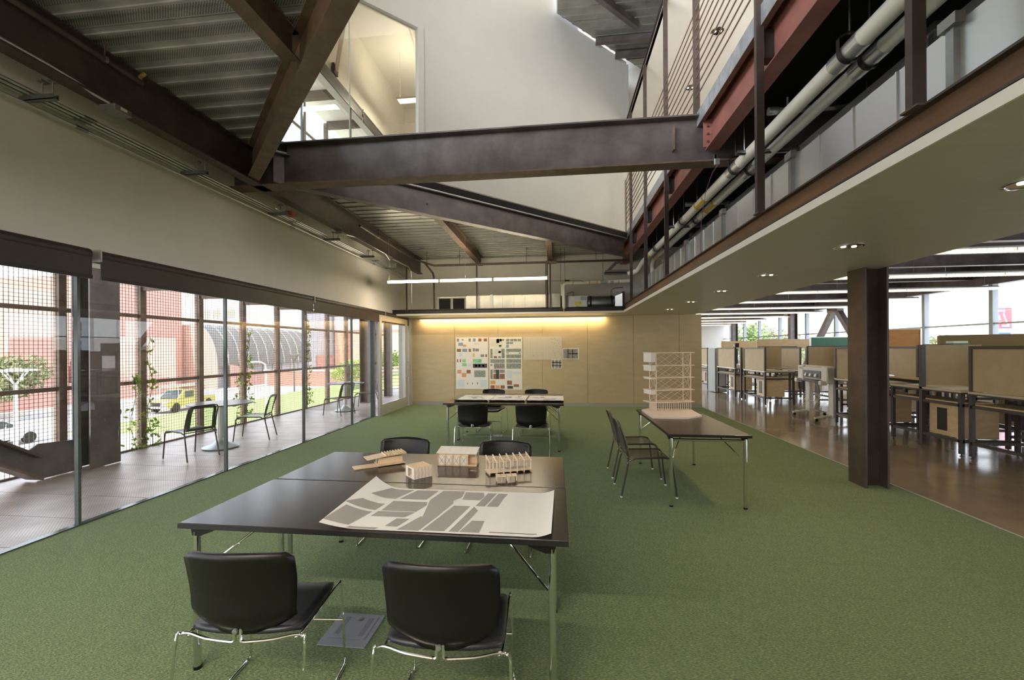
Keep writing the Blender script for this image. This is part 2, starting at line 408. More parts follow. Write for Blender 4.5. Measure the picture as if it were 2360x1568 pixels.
# upper floor slab: three pieces round the diamond opening, deck panels underneath
A_, B_ = 1.22, 9.15                            # edges of the opening: x+y=A_, y-x=B_
def deck(poly, parent, z, mat, y0=3.15-9*0.9, step=0.9, n=26, rib=True):
    for k in range(n):
        ya, yb = y0+k*step, y0+(k+1)*step
        p = clip(clip(poly, 0, -1, -ya-0.004), 0, 1, yb-0.004)
        if len(p) < 3: continue
        mb = MB(); mb.prism(p, z, z+0.02)
        if rib:
            for j in range(4):
                yc = ya+0.05+j*step/4
                q = clip(clip(poly, 0, -1, -yc), 0, 1, yc+0.05)
                if len(q) >= 3: mb.prism(q, z-0.012, z)
        mb.build('deck_panel', mat, parent)
near_poly = [(XL, YB), (SR, YB), (SR, A_-SR), (SE, A_-SE), (XL, A_-XL)]
far_poly = [(XL, B_+XL), (SE, B_+SE), (SE, YF), (XL, YF)]
near_poly = clip(near_poly, 1, 0, SE)
deck(near_poly, ce, ZD, mt['deck']); deck(far_poly, ce, ZD, mt['deckplain'], step=0.9)
slab = sgroup('floor_upper')
MB().prism(near_poly, ZD+0.025, Z2).prism(far_poly, ZD+0.025, Z2).box(SE+0.02, YB, 4.432, XW, YE, Z2).build('floor_slab', mt['dark'], slab)
MB().prism(near_poly, Z2, Z2+0.02).prism(far_poly, Z2, Z2+0.02).box(SE+0.02, YB, Z2, SR, YF, Z2+0.02).build('floor_finish', mt['conc'], slab)
# studio ceiling deck
stc = sgroup('ceiling_studio')
for k in range(14):
    MB().box(SR, YB+k*3.1, 4.22, XW, YB+(k+1)*3.1-0.01, 4.26).build('deck_panel', mt['steelgrey'], stc)

# upper storey: white wall on the diagonal with an interior window, lightwell collar, ceilings
def dg(x, off=0.0): return (x-off*0.7071, x+B_+0.08+off*0.7071)
wu = sgroup('wall_upper')
def dwall(x0, x1, z0, z1, m, name='wall_panel', t=0.16, off=0.0):
    p = [dg(x0, off), dg(x1, off), dg(x1, off+t), dg(x0, off+t)]
    return MB().prism(p, z0, z1).build(name, m, wu)
dwall(-2.2, 1.72, Z2, 13.0, mt['white'])
dwall(-4.3, -2.2, 7.03, 13.0, mt['white'])
wn = sgroup('window_4')
def dpart(x0, x1, z0, z1, m, name, t, off):
    p = [dg(x0, off), dg(x1, off), dg(x1, off+t), dg(x0, off+t)]
    return MB().prism(p, z0, z1).build(name, m, wn)
dpart(-2.27, -2.195, Z2, 7.03, mt['white'], 'window_frame', 0.10, -0.02)
dpart(-4.3, -2.27, 6.96, 7.035, mt['white'], 'window_frame', 0.10, -0.02)
dpart(-4.3, -2.27, Z2, 6.96, mt['glass'], 'pane', 0.01, 0.04)
dpart(-3.06, -3.05, Z2, 6.96, mt['white'], 'glass_joint', 0.014, 0.038)
# room beyond the window
ru = sgroup('wall_upper_back')
MB().box(XL-0.2, YF, Z2, 1.9, YF+0.15, 9.0).build('wall_panel', mt['wall'], ru)
MB().prism([dg(-4.3,0.2), dg(1.9,0.2), (1.9,YF), (XL,YF), (XL,5.6)], 8.8, 8.86).build('ceiling_panel', mt['white'], ru)
# wall on the other diagonal, and the collar of the skylight
wo_ = sgroup('wall_upper_near')
def awall(x0, x1, z0, z1, m, nm, t=0.2, par=None): return MB().prism([(x0,A_-x0),(x0,A_-x0-t),(x1,A_-x1-t),(x1,A_-x1)],z0,z1).build(nm, mt[m], par or wo_)
awall(XL,SE,7.0,13.0,'white','wall_panel'); awall(XL,-3.4,Z2,7.0,'white','wall_panel'); awall(1.1,SE,Z2,7.0,'white','wall_panel')
MB().prism(near_poly, 9.0, 9.1).box(XL-0.25, YB-0.2, 4.6, XW, YB, 9.1).build('roof_panel', mt['white'], wo_)
wn5 = sgroup('window_5'); awall(-3.4,1.1,4.62,6.95,'glass','pane',0.01,wn5); awall(-3.4,1.1,Z2,4.62,'white','window_frame',0.12,wn5)  # unseen window, added to let daylight reach the far diagonal wall
MB().prism([(-3.95, 5.0), (-3.95, 5.4), (XL-0.1, 5.4), (XL-0.1, 5.0)], Z2, 13.0).build('wall_panel', mt['white'], wo_)
cu = sgroup('ceiling_upper')
up_poly = [(0.04, A_-0.04), (SR, A_-SR), (SR, B_+SR), (0.04, B_+0.04)]
up_poly = clip(up_poly, 1, 0, 3.75)
deck(up_poly, cu, 8.68, mt['deckplain'])
MB().prism(up_poly, 8.71, 8.8).build('roof_slab', mt['dark'], cu)
MB().box(0.02, 2.0, 8.68, 0.04, B_+0.04, 13.0).build('lightwell_wall', mt['white'], cu)
MB().prism([(-4.0, 5.2), (0.04, A_-0.04), (0.04, 7.0), (-2.2, 4.8), (-4.0, 4.8)], 12.9, 13.0).build('roof_panel', mt['white'], cu)  # unseen roof piece, shaped to keep the sun off the diagonal wall
MB().bar((0.55,8.45,8.60), (1.75,9.65,8.60), 0.10, 0.14).build('roof_joist', mt['steelgrey'], cu)
MB().bar((0.9,10.02,8.60), (3.2,10.02,8.60), 0.10, 0.12).build('roof_joist', mt['steelgrey'], cu)
MB().bar((1.4,10.55,8.60), (3.2,10.55,8.60), 0.10, 0.12).build('roof_joist', mt['steelgrey'], cu)
# upper gallery on the right: soffit ceiling and wall
MB().box(SE, YB, 7.05, SR, YF, 7.11).build('soffit_slab', mt['white'], cu)
MB().box(SE, YB, 9.2, SR, YF, 9.3).build('ceiling_panel', mt['white'], cu)
wg = sgroup('wall_upper_right')
MB().box(SR, YB, Z2, SR+0.12, YF+0.2, 12.0).build('wall_panel', mt['white'], wg)
MB().box(1.73, YF-0.3, Z2, SR, YF-0.15, 12.0).build('wall_panel', mt['white'], wg)
MB().bar((1.74,10.95,7.3), (1.74,10.95,8.6), 0.05, 0.05).build('corner_trim', mt['greytrim'], wg)

# ---------------- left glazing, lower and upper storey
def glazing(wname, z0, z1, ys, ymax, panes):
    g = sgroup(wname)
    for y in ys:
        MB().box(XL-0.03, y-0.013, z0, XL+0.012, y+0.013, z1).build('mullion', mt['glassedge'], g)
    yy = [YB]+ys+[ymax]
    for a, b in zip(yy[:-1], yy[1:]):
        MB().quad((XL-0.01,a,z0),(XL-0.01,b,z0),(XL-0.01,b,z1),(XL-0.01,a,z1)).build('pane', mt['glass'], g)
    MB().box(XL-0.05, YB, z0-0.002, XL+0.015, ymax, z0+0.012).build('sill_track', mt['glassedge'], g)
    return g
ML = [-5.5, -3.7, -1.9, -0.08, 1.745, 3.57, 5.405, 7.23, 9.055]
glazing('window_1', 0.0, 2.55, ML, 10.22, None)
glazing('window_2', Z2, 7.05, ML, YF, None)
dr = sgroup('door_1')                              # the sliding glass door at the far end
XD = -4.37
MB().box(XD-0.03, 10.22, 0.01, XD+0.03, 10.36, 2.5).build('door_stile', mt['alum'], dr)
MB().box(XD-0.03, 12.02, 0.01, XD+0.03, 12.22, 2.5).build('door_stile', mt['alum'], dr)
MB().box(XD-0.03, 10.36, 0.01, XD+0.03, 12.02, 0.27).build('door_rail', mt['alum'], dr)
MB().box(XD-0.03, 10.36, 2.36, XD+0.03, 12.02, 2.5).build('door_rail', mt['alum'], dr)
MB().quad((XD,10.36,0.27),(XD,12.02,0.27),(XD,12.02,2.36),(XD,10.36,2.36)).build('pane', mt['glass2'], dr)
MB().box(XL-0.05, 12.30, 0, XD+0.05, 12.45, 2.56).build('door_jamb', mt['alum'], dr)
MB().box(XL-0.05, 10.10, 0, XL+0.03, 10.20, 2.56).build('door_jamb', mt['glassedge'], dr)
MB().tube([(XD+0.03,12.10,0.85),(XD+0.09,12.10,0.87),(XD+0.09,12.10,1.27),(XD+0.03,12.10,1.29)], 0.011, 8).build('door_handle', mt['chrome'], dr, smooth=True)
MB().box(XL-0.06, 10.2, 0, XD+0.03, 12.45, 0.008).build('door_track', mt['alum'], dr)

# roller shades: four below, and the upper storey's
sl = ['nearest dark brown roller shade over the glazing, beyond the frame edge to the first joint',
      'longest dark brown roller shade over the glass wall between the two silver joints',
      'dark brown roller shade over the glazing beside the glass door',
      'short dark brown roller shade right over the glass door by the plywood wall']
sy = [(-3.0,3.60,1),(3.68,7.33,1),(7.38,10.60,1),(10.64,12.42,1)]
def roller(a, b, zc, label):
    t = thing('roller_shade', label, 'roller shade', (XL+0.075, (a+b)/2, zc), 0, 'roller shades along the glass wall')
    h = (b-a)/2
    MB().lathe([(0.055,-h),(0.055,h)], 16, axis='Y').build('shade_roll', mt['shade'], t, smooth=True)
    MB().box(0.040, -h, -0.205, 0.046, h, 0.0).build('hanging_fabric', mt['shade'], t)
    MB().box(0.034, -h, -0.235, 0.054, h, -0.2).build('hem_bar', mt['darkmetal'], t)
    MB().box(-0.06, -h-0.012, -0.06, 0.06, -h, 0.055).build('end_bracket', mt['alum'], t)
    return t
for (a, b, _), L in zip(sy, sl): roller(a, b, 2.56, L)
roller(5.2, 9.35, 7.06, 'upper storey roller shade seen through the high interior window, nearer length')
roller(9.42, 12.4, 7.06, 'upper storey roller shade seen through the high interior window, farther length')

# ================================================================== STEELWORK (things)
def beam_thing(name, label, base, cat='beam', group=None): return thing(name, label, cat, base, 0, group)
def ib(label, p, q, z0, z1, wd, m='steel', group=None, tf=0.014, stiff=(), name='steel_beam', tw=0.01):
    c = ((p[0]+q[0])/2, (p[1]+q[1])/2, z0)
    t = beam_thing(name, label, c, group=group)
    P = (p[0]-c[0], p[1]-c[1]); Q = (q[0]-c[0], q[1]-c[1]); h = z1-z0
    MB().bar((*P,tf/2),(*Q,tf/2),wd,tf).build('bottom_flange', mt[m], t)
    MB().bar((*P,h-tf/2),(*Q,h-tf/2),wd,tf).build('top_flange', mt[m], t)
    MB().bar((*P,h/2),(*Q,h/2),tw,h-2*tf).build('web', mt[m], t)
    return t
xb = ib('big steel cross beam spanning the room under the opening, from left wall to gallery', (-4.42,5.515), (3.68,5.515), 3.86, 4.43, 0.21, 'steelgrey', tf=0.018, tw=0.012)
for ch in xb.children:
    if ch.name.startswith('bottom_flange'): ch.data.materials[0] = mt['rust']
MB().box(1.40+0.37, -0.09, 0.17, 1.415+0.37, -0.006, 0.47).build('stiffener', mt['rust'], xb)
MB().box(-4.05+0.37, -0.10, 0.02, -4.035+0.37, -0.006, 0.45).build('stiffener', mt['steel'], xb)
eb = ib('dark steel edge beam running along the left wall under the deck', (-4.01,YB), (-4.01,12.42), 3.86, ZD-0.012, 0.15, 'steel')
s2 = 0.7071
da = ib('rusty diagonal steel beam rising from the left wall junction to the top of the picture', (-3.98,5.29), (1.66,-0.35), 3.89, ZD-0.012, 0.145, 'rust')
db = ib('diagonal steel beam beyond the cross beam, along the edge of the high white wall', (-3.78,5.42), (1.62,10.82), 3.88, ZD-0.012, 0.15, 'steelgrey')
MB().bar((-2.7-0.05,-2.7+0.05,0.51), (2.7-0.05,2.7+0.05,0.51), 0.012, 0.19).build('edge_plate', mt['kerb'], db)
pur = 'brown steel joists under the deck'
ib('brown steel joist meeting the near diagonal beam under the perforated deck', (-2.2,YB), (-2.2,3.40), 4.06, ZD-0.012, 0.14, 'rust', pur)
ib('brown steel joist on the left under the far deck, ending above the hanging tube light', (-2.2,7.03), (-2.2,12.44), 4.06, ZD-0.012, 0.14, 'rust', pur)
ib('brown steel joist under the far deck above the light fixture end, seen nearly end-on', (-0.19,9.05), (-0.19,12.44), 4.06, ZD-0.012, 0.14, 'rust', pur)
# gallery edge: red primed beams either side of the cross beam, kerb, hangers, channel
rb1 = ib('red primed gallery edge beam in front of the cross beam', (1.83,YB), (1.83,5.40), 3.98, 4.42, 0.155, 'primer', 'red primed gallery edge beams')
rb2 = ib('red primed gallery edge beam beyond the cross beam', (1.83,5.63), (1.83,12.43), 3.98, 4.42, 0.155, 'primer', 'red primed gallery edge beams')
for rb, ys, c in ((rb1, (3.9,2.3), (5.40+YB)/2), (rb2, (7.05,8.65,10.3), (5.63+12.43)/2)):
    for y in ys: MB().box(-0.085, y-c-0.006, 0.10, -0.006, y-c+0.10, 0.34).build('bracket', mt['darkmetal'], rb)
c = (5.40+YB)/2
MB().box(-0.10, 5.40-c-0.012, 0.04, -0.006, 5.40-c, 0.42).build('end_plate', mt['primer'], rb1)
for k in range(4): MB().lathe([(0.013,0),(0.013,0.02)], 6, (-0.05, 5.40-c-0.03, 0.10+k*0.09), 'Y').build('bolt', mt['steel'], rb1)
kp = thing('kerb_plate', 'blue grey steel kerb plate along the gallery floor edge', 'kerb', (1.70, 2.0, 4.32))
MB().box(-0.006, YB-2, 0, 0.006, 8.95, 0.17).build('plate', mt['kerb'], kp)
MB().box(-0.006, YB-2, -0.006, 0.045, 8.95, 0.0).build('angle_leg', mt['rust'], kp)
# railing on the gallery
rl = thing('gallery_railing', 'steel gallery railing of ten thin horizontal bars above the kerb plate', 'railing', (1.685, 2.0, 4.5))
b = MB().tube([(0,YB-2,0),(0,8.9,0)], 0.0085, 6).build('bar', mt['rust'], rl, smooth=True)
b.location = (0,0,0.17)
copies(b, rl, [Matrix.Translation((0,0,0.17+0.118*k)) for k in range(1, 10)])
MB().box(-0.01, 8.87, -0.1, 0.01, 8.92, 1.25).build('end_bar', mt['rust'], rl)
# posts hang from the upper soffit channel down to the lower channel
pl = ['first steel hanger post of the gallery, wide, at the right end of the soffit channel',
      'second steel hanger post from the right, crossing in front of the white pipes',
      'third steel hanger post, just beyond the cross beam',
      'fourth steel hanger post, thinner with distance, beyond the third',
      'farthest steel hanger post beside the corner of the soffit channels']
for (y, L) in zip((2.27, 3.86, 6.98, 8.57, 10.22), pl):
    t = thing('hanger_post', L, 'post', (1.688, y, 2.76), 0, 'steel hanger posts of the gallery')
    MB().box(-0.030, -0.022, 0, 0.030, 0.022, 4.29).build('post_bar', mt['browndark'], t)
    MB().box(-0.034, -0.05, -0.004, 0.034, 0.05, 0.006).build('foot_plate', mt['steel'], t)
t = thing('hanger_post', 'short upper post standing on the cross beam behind the railing bars', 'post', (1.695, 5.52, 4.45), 0, 'steel hanger posts of the gallery')
MB().box(-0.034, -0.022, 0, 0.034, 0.022, 2.6).build('post_bar', mt['browndark'], t)
def channel(label, p, q, z0, z1, side, m='browndark', d=0.05):
    cc = ((p[0]+q[0])/2, (p[1]+q[1])/2, z0); t = beam_thing('steel_channel', label, cc, 'channel')
    P = Vector((p[0]-cc[0], p[1]-cc[1], 0)); Q = Vector((q[0]-cc[0], q[1]-cc[1], 0)); h = z1-z0
    n = Vector((side[0], side[1], 0))
    for nm, z, hh, off, ww in (('lower_flange',0.006,0.012,d/2,d),('upper_flange',h-0.006,0.012,d/2,d),('web',h/2,h-0.024,d-0.006,0.012)):
        o = n*off; MB().bar((P+o+Vector((0,0,z))), (Q+o+Vector((0,0,z))), ww, hh).build(nm, mt['rustweb' if nm == 'web' and m == 'browndark' else m], t)
    return t
channel('rusty steel channel along the edge of the right-hand soffit', (SE-0.012,YB), (SE-0.012,11.39), ZS+0.06, ZS+0.205, (1,0))
channel('dark steel channel along the far soffit edge above the lit plywood wall', (XL,11.388), (SE+0.03,11.388), ZS+0.048, ZS+0.16, (0,1), 'darkmetal')
channel('rusty steel channel high above the railing, edge of the upper soffit', (SE-0.012,YB), (SE-0.012,10.9), 7.05, 7.20, (1,0))
# the big column
def col_thing(label, x, y, h, wx, wy, m, group=None):
    t = thing('steel_column', label, 'column', (x, y, 0), 0, group)
    MB().box(-wx/2, -wy/2, 0, -wx/2+0.022, wy/2, h).build('flange', mt[m], t)
    MB().box(wx/2-0.022, -wy/2, 0, wx/2, wy/2, h).build('flange', mt[m], t)
    MB().box(-wx/2+0.022, -0.012, 0, wx/2-0.022, 0.012, h).build('web', mt[m], t)
    return t
col_thing('wide brown steel column standing at the edge of the green turf', 3.655, 5.63, 2.56, 0.255, 0.30, 'steel')
xs_far = [(-4.07,11.41),(-2.13,11.41),(-0.18,11.41)]
hl = ['dark steel hanger rod at the left end of the far soffit', 'dark steel hanger rod crossing the far air duct', 'dark steel hanger rod beside the thick sprinkler drop']
for (x,y), L in zip(xs_far, hl):
    t = thing('hanger_rod', L, 'rod', (x,y,2.70), 0, 'hanger rods of the far soffit')
    MB().box(-0.018,-0.018,0,0.018,0.018,1.58).build('rod_bar', mt['browndark'], t)
    MB().box(-0.03,-0.03,-0.004,0.03,0.03,0.01).build('foot_plate', mt['steel'], t)

# ================================================================== PORCH
XS = -7.04
pf = sgroup('floor_porch')
for k in range(34):
    ya = -2.42+0.3085*k*2
    MB().box(XS-0.1, ya, -0.06, XL-0.06, ya+0.617-0.008, -0.012).build('plank', mt['deckplate'] if ya < 11 else mt['porchfloor'], pf)
MB().box(XS-0.1, -2.4, -0.10, XL-0.06, 18.6, -0.065).build('floor_backing', mt['dark'], pf)
pc = sgroup('ceiling_porch')
MB().box(XS-0.25, -2.4, 4.50, XL-0.25, 18.6, 4.62).build('canopy_slab', mt['soffit'], pc)
MB().box(XS-0.25, -2.4, 8.9, XL-0.25, 18.6, 9.05).build('canopy_slab', mt['wall'], pc)
for k in range(6): MB().box(XS-0.2, 5.0+k*1.6, 8.68, XL-0.25, 5.14+k*1.6, 8.9).build('canopy_joist', mt['steel'], pc)
ms = thing('mesh_screen', 'rusty wire mesh screen on brown steel posts along the porch', 'mesh screen', (XS, 5.0, 0))
py = [-2.03, -0.83, 0.37, 1.57, 2.77, 4.0, 5.38, 6.59, 7.80, 9.00, 10.2, 11.4, 12.6, 13.8, 15.0, 16.2, 17.4]
for y in py:
    MB().box(-0.05, y-5-0.05, -0.2, 0.05, y-5+0.05, 8.6).build('screen_post', mt['rust'], ms)
for z in (1.11, 2.235, 3.36, 5.6, 6.7, 7.8):
    for a, b_ in zip(py[:-1], py[1:]):
        MB().box(-0.02, a-5+0.05, z-0.03, 0.02, b_-5-0.05, z+0.03).build('screen_rail', mt['rust'], ms)
for y in py:
    if abs(y-5.38) > 0.1: MB().bar((0.05,y-5,2.70),(2.30,y-5,2.70),0.05,0.075).build('outrigger', mt['rust'], ms)
r_ = 0.0026
for a, b_ in zip(py[:-1], py[1:]):
    mb = MB(); n = round((b_-a)/0.0525); st = (b_-a)/n
    lo, hi = (0.02, 3.9)
    for zlo, zhi in ((0.0, 3.3), (4.6, 8.5)) if a > 3.5 else ((0.0,3.3),):
        for k in range(n):
            yk = a-5+k*st; mb.box(-r_, yk-r_, zlo, r_, yk+r_, zhi)
        for k in range(int((zhi-zlo)/0.0525)+1):
            zk = zlo+k*0.0525; mb.box(r_, a-5, zk-r_, 3*r_, b_-5, zk+r_)
    o = mb.build('wire_mesh', mt['rust'], ms); o['kind'] = 'stuff'
MB().box(-0.03, -7.4, -0.04, 0.03, 12.5, 0.015).build('bottom_angle', mt['rust'], ms)
# porch columns and brace
t = col_thing('massive dark steel porch column behind the first glass joint, with a sloping brace', -6.62, 5.52, 4.5, 0.30, 0.42, 'steelgrey', 'steel columns on the porch')
MB().bar((0.0,-0.75,0.02),(0.0,-4.6,2.62),0.26,0.03).build('brace_flange', mt['rust'], t)
MB().bar((0.0,-0.75,0.30),(0.0,-4.6,2.90),0.26,0.03).build('brace_flange', mt['steel'], t)
MB().bar((0.0,-0.75,0.16),(0.0,-4.6,2.76),0.02,0.26).build('brace_web', mt['steelgrey'], t)
MB().extr([(-0.012,-0.21,0.0),(-0.012,-0.21,0.42),(-0.012,-0.72,0.46),(-0.012,-0.95,0.32),(-0.012,-0.72,0.0)],(0.024,0,0)).build('gusset', mt['steelgrey'], t)
col_thing('grey steel porch column seen past the far glass beside the door', -5.95, 12.95, 4.5, 0.26, 0.34, 'steelgrey', 'steel columns on the porch')
col_thing('narrow dark porch column seen through the glass door', -5.9, 14.6, 4.5, 0.24, 0.20, 'steelgrey', 'steel columns on the porch')
rr = thing('porch_railing', 'rusty horizontal bar railing beyond the glass door at the porch end', 'railing', (-6.2, 15.4, 0))
for x, y in ((-0.75,-1.55),(0.0,0.0),(1.1,0.6)): MB().box(x-0.02,y-0.02,0,x+0.02,y+0.02,1.10).build('post', mt['rust'], rr)
for k in range(8):
    MB().tube([(-0.75,-1.55,0.18+k*0.125),(0,0,0.18+k*0.125),(1.1,0.6,0.18+k*0.125)],0.009,6).build('rail_bar', mt['rust'], rr)

# ================================================================== PIPES, DUCTS, CONDUIT, LIGHTS
def pipe(label, x, z, r, y0, y1, collars, yel, tail=None):
    t = thing('white_pipe', label, 'pipe', (x, 0, z), 0, 'insulated white pipes along the gallery')
    pts = [(0,y0,0),(0,y1,0)]
    if tail: pts += tail
    MB().tube(pts, r, 20).build('pipe_jacket', mt['pipe'], t, smooth=True)
    for y in collars:
        MB().lathe([(r+0.004,-0.16),(r+0.004,0.16)], 20, (0,y,0), 'Y').build('metal_collar', mt['galv'], t, smooth=True)
        a = [(math.cos(q)*(r+0.014), y, math.sin(q)*(r+0.014)) for q in [math.pi*(1+k/10) for k in range(11)]]
        mb = MB()
        P = [(a[0][0], y, r*1.5)]+a+[(a[-1][0], y, r*1.5),(0.02,y,r*2.1),(-0.02,y,r*2.1)]
        for i in range(len(P)): mb.bar(P[i], P[(i+1) % len(P)], 0.006, 0.035, up=(0,1,0))
        mb.build('clevis_hanger', mt['darkmetal'], t)
        MB().tube([(0,y,r*2.0),(0,y,4.43-z)], 0.006, 6).build('hanger_rod', mt['boxgrey'], t)
    for y in yel:
        for dy in (-0.17, 0.17): MB().lathe([(r+0.002,-0.022),(r+0.002,0.022)], 20, (0,y+dy,0), 'Y').build('label_band', mt['yellow'], t, smooth=True)
        mb = MB(); n = 6
        for k in range(n):
            q0 = math.pi+0.5+k*0.12; q1 = q0+0.12; R = r+0.002
            mb.quad((math.cos(q0)*R,y-0.16,math.sin(q0)*R),(math.cos(q0)*R,y+0.16,math.sin(q0)*R),(math.cos(q1)*R,y+0.16,math.sin(q1)*R),(math.cos(q1)*R,y-0.16,math.sin(q1)*R))
        mb.build('label_strip', mt['yellow'], t)
    return t
pipe('upper insulated white pipe, nearer the railing of the two', 2.10, 3.765, 0.064, -6.5, 11.0, [1.4,3.40,5.42,7.54,9.51], [6.6,10.26], [(-0.02,11.2,-0.06),(-0.08,11.34,-0.16),(-0.30,11.42,-0.22)])
pipe('lower insulated white pipe, farther from the railing of the two', 2.33, 3.79, 0.058, -6.5, 10.8, [1.4,3.55,5.55,7.6,9.6], [6.9,10.5], [(0.0,11.0,-0.1),(0.02,11.1,-0.3)])
def duct(label, x0, x1, z0, z1, ys, ribs, y0, y1, group=None):
    t = thing('air_duct', label, 'duct', (x0, 0, z0), 0, group)
    yy = [y0]+list(ys)+[y1]
    for a, b in zip(yy[:-1], yy[1:]): MB().box(0, a+0.003, 0, x1-x0, b-0.003, z1-z0).build('duct_section', mt['galv'], t)
    for y in ys:
        MB().box(-0.03, y-0.022, -0.02, 0.0, y+0.022, z1-z0+0.03).build('joint_flange', mt['galvd'], t)
        MB().box(-0.045, y-0.05, z1-z0-0.02, 0.0, y+0.05, z1-z0+0.035).build('corner_clip', mt['boxgrey'], t)
    for y in ribs: MB().bar((-0.004,y,0.0),(-0.004,y,z1-z0),0.012,0.012,up=(0,1,0)).build('rib', mt['galv'], t)
    return t
sect = [0.9, 2.38, 3.86, 5.35, 6.8, 8.2, 9.7]
ribs = []
for a in [-0.6]+sect[:-1]:
    for k in (0.37,0.74,1.11): ribs.append(a+k)
duct('long galvanised air duct lying above the right-hand soffit channel', 1.95, 2.5, ZS+0.08, 3.22, sect, ribs, -6.5, 10.4)
duct('second galvanised duct behind and above the long duct', 2.58, 3.2, 3.1, 3.80, [1.5,3.3,5.1,6.9,8.7], [], -6.5, 10.8)
for (y,L) in ((4.35,'capped grey sprinkler branch pipe hanging behind the nearest stretch of white pipe'),(7.0,'capped grey sprinkler branch pipe farther along behind the white pipes')):
    t = thing('sprinkler_branch', L, 'pipe', (2.0, y, 3.86))
    MB().tube([(0,0,0),(1.6,0,0)],0.028,12).build('branch_pipe', mt['boxgrey'], t, smooth=True)
    MB().lathe([(0.036,-0.02),(0.036,0.06)],12,(0,0,0),'X').build('pipe_cap', mt['galvd'], t, smooth=True)
    MB().tube([(0.15,0,0.02),(0.15,0,0.12)],0.008,6).lathe([(0.034,-0.015),(0.034,0.015)],12,(0.15,0,0),'X').build('hanger_ring', mt['galv'], t)
for (y,L) in ((5.0,'steel strut rail crossing behind the white pipes before the cross beam'),(7.9,'steel strut rail crossing behind the white pipes beyond the cross beam')):
    t = thing('strut_rail', L, 'strut', (1.95,y,3.74)); MB().box(0,-0.02,0,1.7,0.02,0.008).box(0,-0.02,0,1.7,-0.014,0.04).box(0,0.014,0,1.7,0.02,0.04).build('channel_bar', mt['galvd'], t)
    for x in (0.08,1.3): MB().tube([(x,0,0.03),(x,0,0.70)],0.006,6).build('rod', mt['galvd'], t)
t = thing('beam_clamp', 'small bright metal clamp box on the right end of the big cross beam', 'clamp', (1.88,5.40,3.80))
MB().box(-0.03,-0.03,0.0,0.03,0.0,0.07).build('clamp_box', mt['galv'], t, bevel=0.004); MB().box(-0.028,-0.02,0.07,-0.008,0.0,0.12).build('clamp_jaw', mt['chrome'], t)
t = tag(MB().tube([(1.89,5.37,3.80),(1.84,5.42,3.72),(1.82,5.6,3.55),(1.86,5.9,3.25),(1.90,6.05,2.9)],0.004,5).build('purple_cable', M('cable',(0.16,0.07,0.16),0.5),smooth=True),
        'thin purple cable drooping from the clamp across the white pipes', 'cable')

# conduit bundle below the left edge beam
cl = ['electrical conduit of the bundle, the one nearest the left wall','electrical conduit second from the wall in the bundle','electrical conduit third from the wall in the bundle','electrical conduit of the bundle, the lowest one hung under the strut']
for (x,z,L,r) in ((-4.37,3.77,cl[0],0.012),(-4.31,3.77,cl[1],0.016),(-4.25,3.77,cl[2],0.012),(-4.34,3.69,cl[3],0.014)):
    t = thing('conduit', L, 'conduit', (x,0,z), 0, 'conduit bundle under the edge beam')
    MB().tube([(0,-6.5,0),(0,12.35,0)],r,10).build('conduit_pipe', mt['galv'], t, smooth=True)
    for y in (0.2,3.5,6.7,9.9): MB().lathe([(r+0.005,-0.05),(r+0.005,0.05)],10,(0,y,0),'Y').build('coupling', mt['galvd'], t, smooth=True)
names = ['first','second','third','fourth','fifth','sixth']
for i, y in enumerate((3.10,4.65,6.20,7.78,9.33,10.75)):
    t = thing('trapeze_hanger', names[i]+' strut trapeze from the near end, carrying the conduits under the edge beam', 'hanger', (-4.25,y,3.715), 0, 'conduit trapezes')
    MB().box(-0.16,-0.021,0,0.17,0.021,0.006).box(-0.16,-0.021,0.0,0.17,-0.016,0.041).box(-0.16,0.016,0,0.17,0.021,0.041).build('strut_bar', mt['galvd'], t)
    for x in (0.04,0.14): MB().tube([(x,0,0.02),(x,0,0.15)],0.005,6).box(x-0.02,-0.03,0.145,x+0.03,0.03,0.16).build('threaded_rod', mt['boxgrey'], t)
t = thing('conduit', 'single conduit on the beam flange, bending down into the grey box', 'conduit', (-3.95,0,3.89))
MB().tube([(0,-6.5,0),(0,2.95,0),(0.0,3.15,-0.01),(-0.01,3.3,-0.03),(-0.01,3.42,-0.03)],0.013,8).build('conduit_pipe', mt['galv'], t, smooth=True)
t = thing('junction_box', 'square grey junction box under the edge beam at the conduit end', 'box', (-3.98,3.50,3.80))
MB().box(-0.08,-0.08,0,0.08,0.08,0.055).build('box_body', mt['boxgrey'], t, bevel=0.004); MB().box(0.081,-0.03,0.02,0.083,0.03,0.045).build('box_label', mt['paper'], t)
t = thing('alarm_box', 'small red fire alarm junction box on the conduit bundle', 'box', (-4.12,6.32,3.73))
MB().box(-0.06,-0.06,0,0.06,0.06,0.07).build('box_body', mt['red'], t, bevel=0.004); MB().tube([(-0.06,-0.1,0.04),(-0.06,-0.3,0.04)],0.012,8).build('conduit_stub', mt['galv'], t)
t = thing('junction_box', 'grey junction box under the edge beam beyond the red box', 'box', (-4.02,7.72,3.80))
MB().box(-0.06,-0.1,0,0.06,0.1,0.055).build('box_body', mt['boxgrey'], t, bevel=0.004)
t = thing('conduit', 'conduit running on from the grey box along the beam to the tube light', 'conduit', (-3.95,0,3.87))
MB().tube([(-0.03,7.82,-0.04),(-0.02,8.0,-0.02),(0,8.15,0),(0,9.65,0),(0,9.85,-0.08),(0,9.93,-0.10)],0.012,8).build('conduit_pipe', mt['galv'], t, smooth=True)
t = thing('conduit', 'conduit dropping down the far left corner behind the tube light', 'conduit', (-3.95,0,3.85))
MB().tube([(0,10.1,-0.02),(0,11.2,-0.0),(0.0,11.42,-0.08),(0.0,11.46,-0.25),(0.0,11.46,-0.95),(0.03,11.5,-1.1),(0.10,11.55,-1.2)],0.012,8).build('conduit_pipe', mt['galv'], t, smooth=True)
